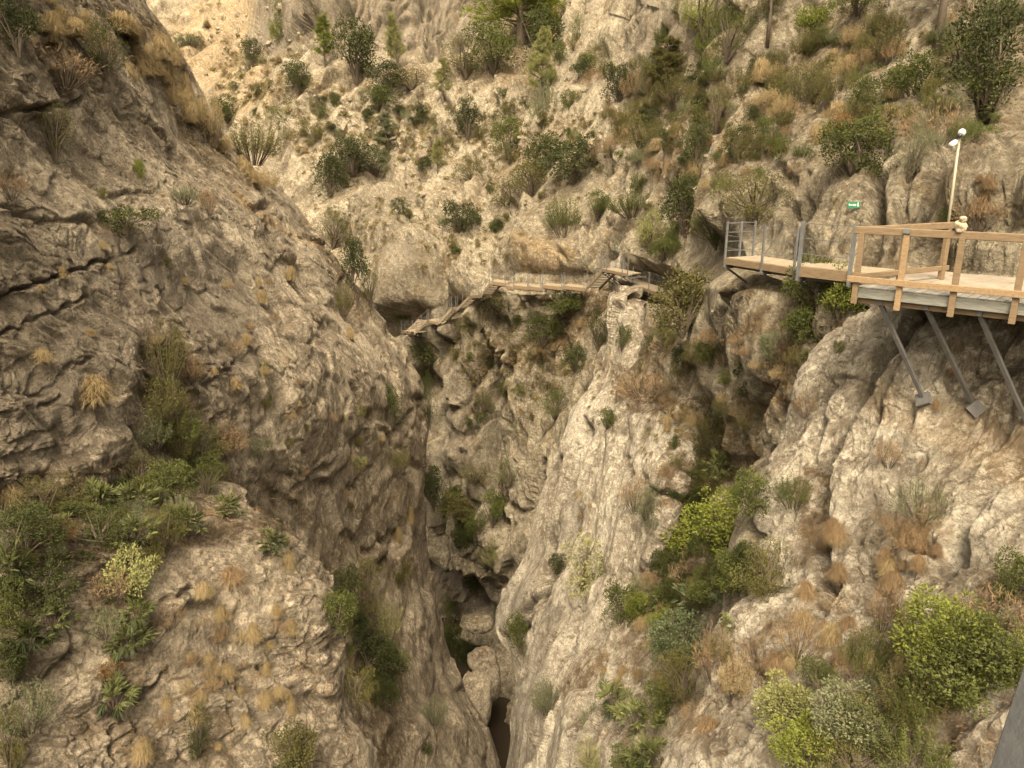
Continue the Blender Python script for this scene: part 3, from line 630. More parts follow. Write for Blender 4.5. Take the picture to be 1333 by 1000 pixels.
# ---- camera pole, sign, stones, near rail
pb, _ = at(1231, 296); yp_ = min(at(1231 + 18.5 * k / 6, 296 - 20 * k)[0].y for k in range(7)) - .35; yp_ = max(yp_, 13.6); pb = P(1231, 318, yp_); pt = P(1249.5, 176, pb.y + .1)
pole = thing("camera_pole", tuple(pb), "slim cream pole with white security cameras standing behind the timber platform", "camera pole")
mb = MB(); mb.tube([pb, pb.lerp(pt, .5), pt], [.034, .031, .027], 10); mb.build("pole", CREAM, pole, smooth=True)
def ball(c, r, sq=(1, 1, 1), nu=14, nv=8):
    m = MB(); 
    for j in range(nv + 1):
        th = math.pi * j / nv
        for i in range(nu):
            ph = 2 * math.pi * i / nu; m.v.append(Vector(c) + Vector((math.sin(th) * math.cos(ph) * r * sq[0], math.sin(th) * math.sin(ph) * r * sq[1], math.cos(th) * r * sq[2])))
    for j in range(nv):
        for i in range(nu): m.f.append([j * nu + i, j * nu + (i + 1) % nu, (j + 1) * nu + (i + 1) % nu, (j + 1) * nu + i]); m.m.append(0)
    return m
hd = ball(pt + Vector((.02, -.03, .05)), .08, (1, 1, 1.05)).build("camera_housing", WHITE, pole, smooth=True)
mb = MB(); mb.tube([pt + Vector((-.02, -.06, .0)), pt + Vector((-.09, -.14, -.03))], [.05, .05], 10); q = mb.build("camera_lens", BLACK, pole, smooth=True)
mb = MB(); mb.bar(pt + UP * -.10, pt + Vector((-.16, -.05, -.16)), .03, .03); mb.build("camera_arm", WHITE, pole)
mb = MB(); mb.tube([pt + Vector((-.10, -.05, -.15)), pt + Vector((-.24, -.14, -.22))], [.065, .065], 10); mb.build("camera_housing", WHITE, pole, smooth=True)
def sign(x, y, wpx, hpx, label, marks):
    p, nn = at(x, y); p = P(x, y, p.y - .25); k = p.y / 940; wv = Vector((1, .15, 0)).normalized(); hv = Vector((0, .1, 1)).normalized(); nv = wv.cross(hv)
    if nv.dot(-p) < 0: nv = -nv
    root = thing("sign", tuple(p), label, "sign")
    mb = MB(); mb.box(p, wv * wpx * k / 2, nv * .012, hv * hpx * k / 2); mb.build("panel", GREEN, root, bevel=.004)
    if marks:
        mb = MB(); s_ = wpx * k / 2; t_ = hpx * k / 2
        # white arrow, lettering strokes and running figure
        f = p + nv * .017
        mb.box(f - wv * s_ * .55, wv * s_ * .28, nv * .003, hv * t_ * .14); mb.box(f - wv * s_ * .78 + hv * t_ * .12, wv * s_ * .07, nv * .003, hv * t_ * .3)
        for q in (-.12, .06, .24): mb.box(f + wv * s_ * q, wv * s_ * .05, nv * .003, hv * t_ * .3)
        mb.box(f + wv * s_ * .58 + hv * t_ * .05, wv * s_ * .07, nv * .003, hv * t_ * .45); mb.box(f + wv * s_ * .66 - hv * t_ * .35, (wv * .6 + hv * .5) * s_ * .14, nv * .003, (hv * .6 - wv * .5) * s_ * .05)
        mb.box(f + wv * s_ * .6 + hv * t_ * .66, wv * s_ * .06, nv * .003, hv * t_ * .14)
        mb.build("marking", WHITE, root)
sign(1111.5, 267, 17, 8, "small green sign with white arrow and figure fixed to the pale rock", True)
sign(801, 323, 3.5, 2.2, "tiny green plate on the pale wall above the upper landing", False)

def rock_mesh(name, seed, n=3, flat=.8, mat=None, soft=1.0):
    me = bpy.data.meshes.new(name); import bmesh
    bm = bmesh.new(); bmesh.ops.create_icosphere(bm, subdivisions=n, radius=1); co = np.array([v.co[:] for v in bm.verts], np.float32)
    hv, e = cells(co * 1.1 + seed * 3.7); d = 1 + hv * .5 * soft + perlin(co * 2.2 + seed) * .35 * soft + perlin(co * 6 + seed) * .12
    co = co * d[:, None] * np.array([1, .85, flat])
    for v, c in zip(bm.verts, co): v.co = c
    for f in bm.faces: f.smooth = n > 2
    bm.to_mesh(me); bm.free()
    cv = me.color_attributes.new("cover", 'FLOAT_COLOR', 'POINT'); cv.data.foreach_set("color", np.zeros(len(me.vertices) * 4, np.float32))
    if mat: me.materials.append(mat)
    return me
def boulder(x, y, w_, h_, label, seed, dy=0, flat=1.0, mat=None, name="boulder", Y=None, cat="boulder"):
    p, nn = at(x, y); 
    if Y: p = P(x, y, Y)
    o = bpy.data.objects.new(name, rock_mesh(name, seed, 4, 1, mat or M_ROCK_L, .35)); COL.objects.link(o); o.location = p
    s_ = w_ / F * p.y / 2 * 1.05; o.scale = (s_, s_, s_ * h_ / w_); o.rotation_euler = (R.uniform(-.2, .2), R.uniform(-.2, .2), R.uniform(0, 6)); tag(o, label, cat); return o
tq = (lev(1254, 309, ZT) - c0).length - .06; base_ = A(tq, -.03, ZT + .10)
st = thing("stone_stack", tuple(base_), "small pale stone stack standing on the wooden top rail", "stone stack")
for i, (dz, r_, nm) in enumerate(((.08, .10, "base_stone"), (.20, .06, "upper_stone"))):
    o = bpy.data.objects.new(nm, rock_mesh(nm, 40 + i, 3, .9, simple("cream_stone", (.36, .29, .19), .9, 0, 9, .3))); COL.objects.link(o); o.parent = st
    o.location = (dirA.x * .02 * i, dirA.y * .02 * i, dz); o.scale = (r_, r_, r_ * 1.05)
boulder(628, 862, 50, 40, "pale rounded boulder wedged above the slot in the gorge bed", 3, Y=57)
boulder(664, 812, 44, 96, "pale leaning boulder against the foot of the fluted right pillar", 5, Y=44.5)
boulder(634, 888, 40, 66, "tall pale brown boulder standing directly over the dark slot", 7, Y=52)
boulder(612, 930, 60, 150, "long brown rock rib beside the slot below the left cliff edge", 9, Y=47)
boulder(622, 812, 44, 26, "dark jammed slab over the small dark pool", 11, Y=60, mat=M_ROCK_B)
mb = MB(); zz = P(655, 960, 50).z - 6
water = bpy.data.meshes.new("water"); q = [(-60, 20, P(600, 822, 62).z - 4), (60, 20, P(600, 822, 62).z - 4), (60, 120, P(600, 822, 62).z - 4), (-60, 120, P(600, 822, 62).z - 4)]
water.from_pydata(q, [], [(0, 1, 2, 3)]); wm, t = nt("dark_pool_water"); g = G(t); b = g.n("ShaderNodeBsdfPrincipled"); b.inputs['Base Color'].default_value = (.03, .022, .014, 1); b.inputs['Roughness'].default_value = .25
b.inputs['Specular IOR Level'].default_value = .3
g.l(b.outputs[0], g.n("ShaderNodeOutputMaterial").inputs[0]); water.materials.append(wm); wo_ = bpy.data.objects.new("water", water); COL.objects.link(wo_); wo_['kind'] = 'structure'
# the bridge's own steel rail, close by at the lower right
a = P(1382, 850, .95); b_ = P(1321, 1040, .86)
rl = thing("bridge_rail", tuple(a), "grey steel rail of the footbridge cutting the lower right corner", "rail")
mb = MB(); mb.bar(a + (a - b_) * 2.5, b_ + (b_ - a) * 2.5, .055, .055, Vector((0, 1, 0))); mb.build("rail", simple("grey_rail_paint", (.06, .06, .058), .6, 0, 20, .15), rl, bevel=.003)
# ---------------------------------------------------------------- plants
def leaf_mat(name, c1, c2, rough=.6, trans=.25):
    m, t = nt(name); g = G(t); at_ = g.n("ShaderNodeAttribute", attribute_name="leaf"); oi = g.n("ShaderNodeObjectInfo")
    f = g.math('ADD', g.math('MULTIPLY', at_.outputs['Fac'], .75), g.math('MULTIPLY', oi.outputs['Random'], .25))
    c = g.mix(f, c1, c2)
    d = g.n("ShaderNodeBsdfPrincipled"); g.l(c, d.inputs['Base Color']); d.inputs['Roughness'].default_value = rough; d.inputs['Specular IOR Level'].default_value = .2
    tr = g.n("ShaderNodeBsdfTranslucent"); g.l(c, tr.inputs['Color']); mx = g.n("ShaderNodeMixShader"); mx.inputs[0].default_value = trans
    g.l(d.outputs[0], mx.inputs[1]); g.l(tr.outputs[0], mx.inputs[2]); o = g.n("ShaderNodeOutputMaterial"); g.l(mx.outputs[0], o.inputs[0]); return m
LM = {'dark': leaf_mat("dark_green_leaves", (.014, .018, .006), (.075, .082, .022)),
      'green': leaf_mat("green_leaves", (.022, .028, .007), (.125, .135, .034)),
      'bright': leaf_mat("bright_green_leaves", (.035, .042, .008), (.24, .26, .045)),
      'olive': leaf_mat("olive_leaves", (.032, .030, .010), (.16, .142, .045)),
      'grey': leaf_mat("grey_green_leaves", (.055, .06, .03), (.21, .21, .11)),
      'pale': leaf_mat("pale_yellow_green_leaves", (.12, .12, .035), (.34, .33, .13)),
      'brown': leaf_mat("dry_brown_twigs", (.085, .055, .03), (.28, .19, .10), .9, .1),
      'gold': leaf_mat("golden_dry_grass", (.13, .085, .035), (.40, .31, .165), .9, .2),
      'rust': leaf_mat("rusty_leaves", (.09, .055, .02), (.22, .13, .05)),
      'palm': leaf_mat("palmetto_fronds", (.028, .034, .012), (.17, .175, .06)),
      'teal': leaf_mat("blue_green_leaves", (.04, .048, .022), (.16, .18, .085))}
BARK = simple("grey_brown_bark", (.085, .062, .04), .9, 0, 12, .4)
def unit(a): return a / (np.linalg.norm(a, axis=-1, keepdims=True) + 1e-9)
def leaves_mesh(name, pos, dirs, ln, wd, val, rng, droop=0.0):
    """one pointed leaf (two bent quads' worth) per position"""
    n = len(pos); dirs = unit(dirs); side = unit(np.cross(dirs, rng.normal(size=(n, 3)))); nn = np.cross(dirs, side)
    ln = np.broadcast_to(ln, (n,))[:, None]; wd = np.broadcast_to(wd, (n,))[:, None]
    a = pos; m1 = pos + dirs * ln * .5 + side * wd * .5 + nn * wd * .15; m2 = pos + dirs * ln * .5 - side * wd * .5 + nn * wd * .15; t = pos + dirs * ln - nn * wd * .2; t = t - np.array([0, 0, 1]) * ln * droop
    V = np.stack([a, m1, t, m2], 1).reshape(-1, 3); Fc = np.arange(4 * n).reshape(-1, 4)
    me = mesh_from(name, V, Fc, False)
    ca = me.color_attributes.new("leaf", 'FLOAT_COLOR', 'POINT'); c = np.repeat(np.clip(val, 0, 1), 4)
    ca.data.foreach_set("color", np.stack([c, c, c, np.ones_like(c)], -1).astype(np.float32).ravel()); return me
def clumps(rng, n, shape):
    """centres of leaf clumps for an uneven crown about 1 wide (x -.5...5), base at z = 0"""
    out = []
    while len(out) < n:
        p = rng.uniform(-1, 1, 3)
        r = np.linalg.norm(p)
        if r > 1 or r < .35: continue
        out.append(np.array([p[0] * .40, p[1] * .40, .36 * shape + p[2] * .42 * shape]))
    return np.array(out)
def shrub_variant(seed, leaf, nl, nc=20, shape=1.0, csz=.14, narrow=.55, up=.3):
    rng = np.random.default_rng(seed); cc = clumps(rng, nc, shape); cs = csz * rng.uniform(.6, 1.3, nc)
    w_ = cs ** 2; k = rng.choice(nc, nl, p=w_ / w_.sum()); d = unit(rng.normal(size=(nl, 3)) * np.array([1, 1, .8]) + np.array([0, 0, .25]))
    r = cs[k] * rng.uniform(.45, 1.05, nl) ** .6; pos = cc[k] + d * r[:, None]
    dirs = unit(d + rng.normal(size=(nl, 3)) * .6 + np.array([0, 0, up])); tone = rng.uniform(.15, .75, nc)
    val = tone[k] * .55 + rng.uniform(0, .5, nl)
    fol = leaves_mesh("foliage", pos, dirs, leaf * rng.uniform(.7, 1.3, nl), leaf * narrow * rng.uniform(.7, 1.2, nl), val, rng)
    mb = MB()
    for i in range(0, nc, 2):
        c = cc[i]; mid = Vector((c[0] * .35 + rng.normal() * .04, c[1] * .35 + rng.normal() * .04, c[2] * .5)); mb.tube([(0, 0, -.12), mid, tuple(c)], [.022, .013, .005], 5)
    return fol, mb.mesh("stem", [BARK])
def sprig_variant(seed, leaf, ns, per, shape=1.0, spread=.6, narrow=.3):
    """feathery scrub: many upright sprigs set with small leaves"""
    rng = np.random.default_rng(seed); pos, dirs, val = [], [], []; mb = MB()
    for i in range(ns):
        a = rng.uniform(0, 6.283); rr = math.sqrt(rng.uniform(0, 1)); tip = np.array([math.cos(a) * rr * .5, math.sin(a) * rr * .5, shape * (.95 - .5 * rr * rr) * rng.uniform(.65, 1.1)])
        base = np.array([math.cos(a) * rr * .16, math.sin(a) * rr * .16, 0]); t = rng.uniform(.3, 1, per); bow = np.array([math.cos(a), math.sin(a), 0]) * .08 * spread
        p = base + (tip - base) * t[:, None] + bow * np.sin(t * 3.14)[:, None] + rng.normal(size=(per, 3)) * .018
        pos.append(p); dirs.append(unit(tip - base) * .8 + rng.normal(size=(per, 3)) * .55); val.append(rng.uniform(.1, .6) + rng.uniform(0, .4, per))
        if i % 3 == 0: mb.tube([(base[0], base[1], -.1), tuple(base * .5 + tip * .5 + bow), tuple(tip)], [.010, .006, .003], 4)
    pos, dirs, val = np.concatenate(pos), np.concatenate(dirs), np.concatenate(val)
    return leaves_mesh("foliage", pos, dirs, leaf * rng.uniform(.7, 1.3, len(pos)), leaf * narrow, val, rng), mb.mesh("stem", [BARK])
def palm_variant(seed):
    rng = np.random.default_rng(seed); pos, dirs, val, ln = [], [], [], []; mb = MB()
    for i in range(22):
        a = rng.uniform(0, 6.283); el = rng.uniform(.1, 1.35); ax = np.array([math.cos(a) * math.cos(el), math.sin(a) * math.cos(el), math.sin(el)]); hub = ax * rng.uniform(.18, .36) + np.array([rng.uniform(-.12, .12), rng.uniform(-.12, .12), .08])
        s = unit(np.cross(ax, [0, 0, 1.01])); u = np.cross(s, ax); dead = i < 5; v = -.1 if dead else rng.uniform(.2, .8)
        if dead: hub[2] -= .12; ax = unit(ax + np.array([0, 0, -1.2]))
        for k in range(15):
            b = (k - 7) / 7 * 1.45; dd = ax * math.cos(b) + s * math.sin(b) + u * .12 * rng.normal()
            pos.append(hub); dirs.append(dd); val.append(v + rng.uniform(-.1, .2)); ln.append(.24 * rng.uniform(.8, 1.1) * (1 - .25 * abs(b) / 1.45))
        mb.tube([(0, 0, -.1), tuple(hub * .6), tuple(hub)], [.01, .007, .006], 4)
    pos, dirs, val, ln = map(np.array, (pos, dirs, val, ln))
    return leaves_mesh("fronds", pos, dirs, ln, .032, val, rng, .12), mb.mesh("stem", [BARK])
def hair_variant(seed, nb=420, lean=1.0, wd=.014, hgt=.8):
    rng = np.random.default_rng(seed); V, Fc, C = [], [], []
    a = rng.uniform(0, 6.283, nb); el = rng.uniform(.15, 1.5, nb); L = rng.uniform(.55, 1.05, nb) * hgt; bs = rng.normal(size=(nb, 2)) * .07
    for i in range(nb):
        o = Vector((math.cos(a[i]), math.sin(a[i]), 0)); s = Vector((-o.y, o.x, 0)) * wd; b = Vector((bs[i, 0], bs[i, 1], -.05)); e = math.cos(el[i]) * L[i] * .62; z = math.sin(el[i]) * L[i]
        p1 = b + o * e * .5 + UP * z * .75; p2 = b + o * e * (1 + .25 * lean) + UP * (z * .85 - .18 * lean * L[i]); k = len(V)
        V += [b - s, b + s, p1 + s * .8, p1 - s * .8, p2]; Fc += [(k, k + 1, k + 2, k + 3), (k + 3, k + 2, k + 4, k + 4)]; C += [rng.uniform(0, 1)] * 5
    me = bpy.data.meshes.new("blades"); me.from_pydata([tuple(v) for v in V], [], [f if f[2] != f[3] else f[:3] for f in Fc])
    ca = me.color_attributes.new("leaf", 'FLOAT_COLOR', 'POINT'); ca.data.foreach_set("color", [x for c in C for x in (c, c, c, 1)]); return me, None
def pine_variant(seed, hgt=2.2, full=1.0):
    rng = np.random.default_rng(seed); pos, dirs, val = [], [], []; mb = MB(); mb.tube([(0, 0, -.15), (.03, .02, hgt * .5), (.0, .03, hgt * .96)], [.05, .035, .012], 8)
    tiers = 13
    for i in range(tiers):
        z = hgt * (.22 + .76 * i / (tiers - 1)); rad = (.56 * (1 - i / tiers) ** .8 + .06) * full
        for j in range(6 if i < 10 else 4):
            a = rng.uniform(0, 6.283); o = np.array([math.cos(a), math.sin(a), .35]); rr = rad * rng.uniform(.6, 1.1); e = np.array([0, 0, z]) + o * rr
            mb.tube([(0, 0, z), tuple(e)], [.012, .004], 4); tone = rng.uniform(.1, .7)
            for q in range(3):
                c = np.array([0, 0, z]) + o * rr * (.5 + .25 * q) + rng.normal(size=3) * .03; m_ = 60
                d = unit(rng.normal(size=(m_, 3)) + np.array([0, 0, .7]) + o * .4); pos.append(c + d * rng.uniform(0, .07, m_)[:, None]); dirs.append(d); val.append(tone * .6 + rng.uniform(0, .4, m_))
    pos, dirs, val = np.concatenate(pos), np.concatenate(dirs), np.concatenate(val)
    return leaves_mesh("crown", pos, dirs, .085, .012, val, rng), mb.mesh("trunk", [BARK])
KINDS = {
 'leafy': [shrub_variant(s, .043, 3600, 26, 1.0, .155, .6) for s in (1, 2, 3)],
 'bush': [shrub_variant(s, .045, 3000, 26, .95, .15, .5) for s in (4, 5, 6)],
 'fine': [shrub_variant(s, .030, 4200, 34, .9, .125, .35, .8) for s in (7, 8)],
 'low': [shrub_variant(s, .038, 2400, 22, .55, .12, .45, .5) for s in (9, 10)],
 'loose': [shrub_variant(s, .055, 700, 17, 1.1, .13, .5) for s in (11, 12)],
 'sprig': [sprig_variant(s, .045, 90, 40) for s in (13, 14)],
 'tall': [sprig_variant(s, .040, 60, 50, 1.6, .4) for s in (15, 16)],
 'twig': [sprig_variant(s, .12, 80, 9, .8, 1.2, .10) for s in (17, 18)],
 'palm': [palm_variant(s) for s in (19, 20, 21)],
 'hair': [hair_variant(s, 1300, 1.3, .0045, .75) for s in (22, 23)],
 'mat': [hair_variant(s, 1500, 1.8, .0045, .8) for s in (24, 25)],
 'pine': [pine_variant(s) for s in (26, 27)],
 'bigpine': [pine_variant(s, 1.5, 1.0) for s in (28,)]}
META = {'leafy': ('leafy_bush', 'bush'), 'bush': ('shrub', 'shrub'), 'fine': ('fine_leaved_bush', 'bush'), 'low': ('low_shrub', 'low shrub'), 'loose': ('shrub', 'shrub'), 'sprig': ('scrub_plant', 'scrub'), 'tall': ('scrub_plant', 'scrub'),
        'twig': ('dry_bush', 'dry bush'), 'palm': ('fan_palm', 'fan palm'), 'hair': ('grass_tuft', 'grass tuft'), 'mat': ('dry_grass_clump', 'dry grass'), 'pine': ('pine_tree', 'pine tree'), 'bigpine': ('pine_tree', 'pine tree')}
BASEH = {'leafy': 1, 'bush': .95, 'fine': .9, 'low': .55, 'loose': 1.1, 'sprig': 1, 'tall': 1.6, 'twig': .8, 'palm': .75, 'hair': .75, 'mat': .8, 'pine': 2.2, 'bigpine': 1.5}
GROW = {'pine': 1.05, 'bigpine': 1.3, 'hair': 1.1, 'mat': .95, 'twig': 1.15, 'leafy': 1.2, 'bush': 1.25, 'fine': 1.3, 'low': 1.25, 'palm': 1.15, 'sprig': 1.15}
_cache = {}
def meshes(kind, v, colr):
    k = (kind, v, colr)
    if k not in _cache:
        f, s = KINDS[kind][v]; f2 = f.copy(); f2.materials.append(LM[colr]); _cache[k] = (f2, s)
    return _cache[k]
def plant(x, y, w_, h_, kind, colr, label, group=None, parts=True):
    by = y + h_ * .40; p, nn = at(x, by)
    if p is None: return None
    v = R.randrange(len(KINDS[kind])); fol, stem = meshes(kind, v, colr)
    if kind == 'mat' and w_ > 40: w_ *= .62; h_ *= .62
    g_ = GROW.get(kind, 1.3) * (.9 if w_ > 75 else 1); k = p.length / F; sx = w_ * k * g_; sz = h_ * k / BASEH[kind] * g_
    nh = Vector((nn.x, nn.y, 0)); p = p - nn * .03 + nh * sx * .16
    name, cat = META[kind]
    rot = (R.uniform(-.12, .12) - min(.35, max(-.35, nn.y * .3)) * 0, R.uniform(-.12, .12), R.uniform(0, 6.283))
    if stem is None or not parts:
        o = bpy.data.objects.new(name, fol); COL.objects.link(o); o.location = p; o.rotation_euler = rot; o.scale = (sx, sx, sz); tag(o, label, cat, group); return o
    root = thing(name, p, label, cat, group); root.rotation_euler = rot; root.scale = (sx, sx, sz)
    for nm, me in (("crown" if 'pine' in kind else "foliage", fol), ("trunk" if 'pine' in kind else "stem", stem)):
        o = bpy.data.objects.new(nm, me); COL.objects.link(o); o.parent = root
    return root
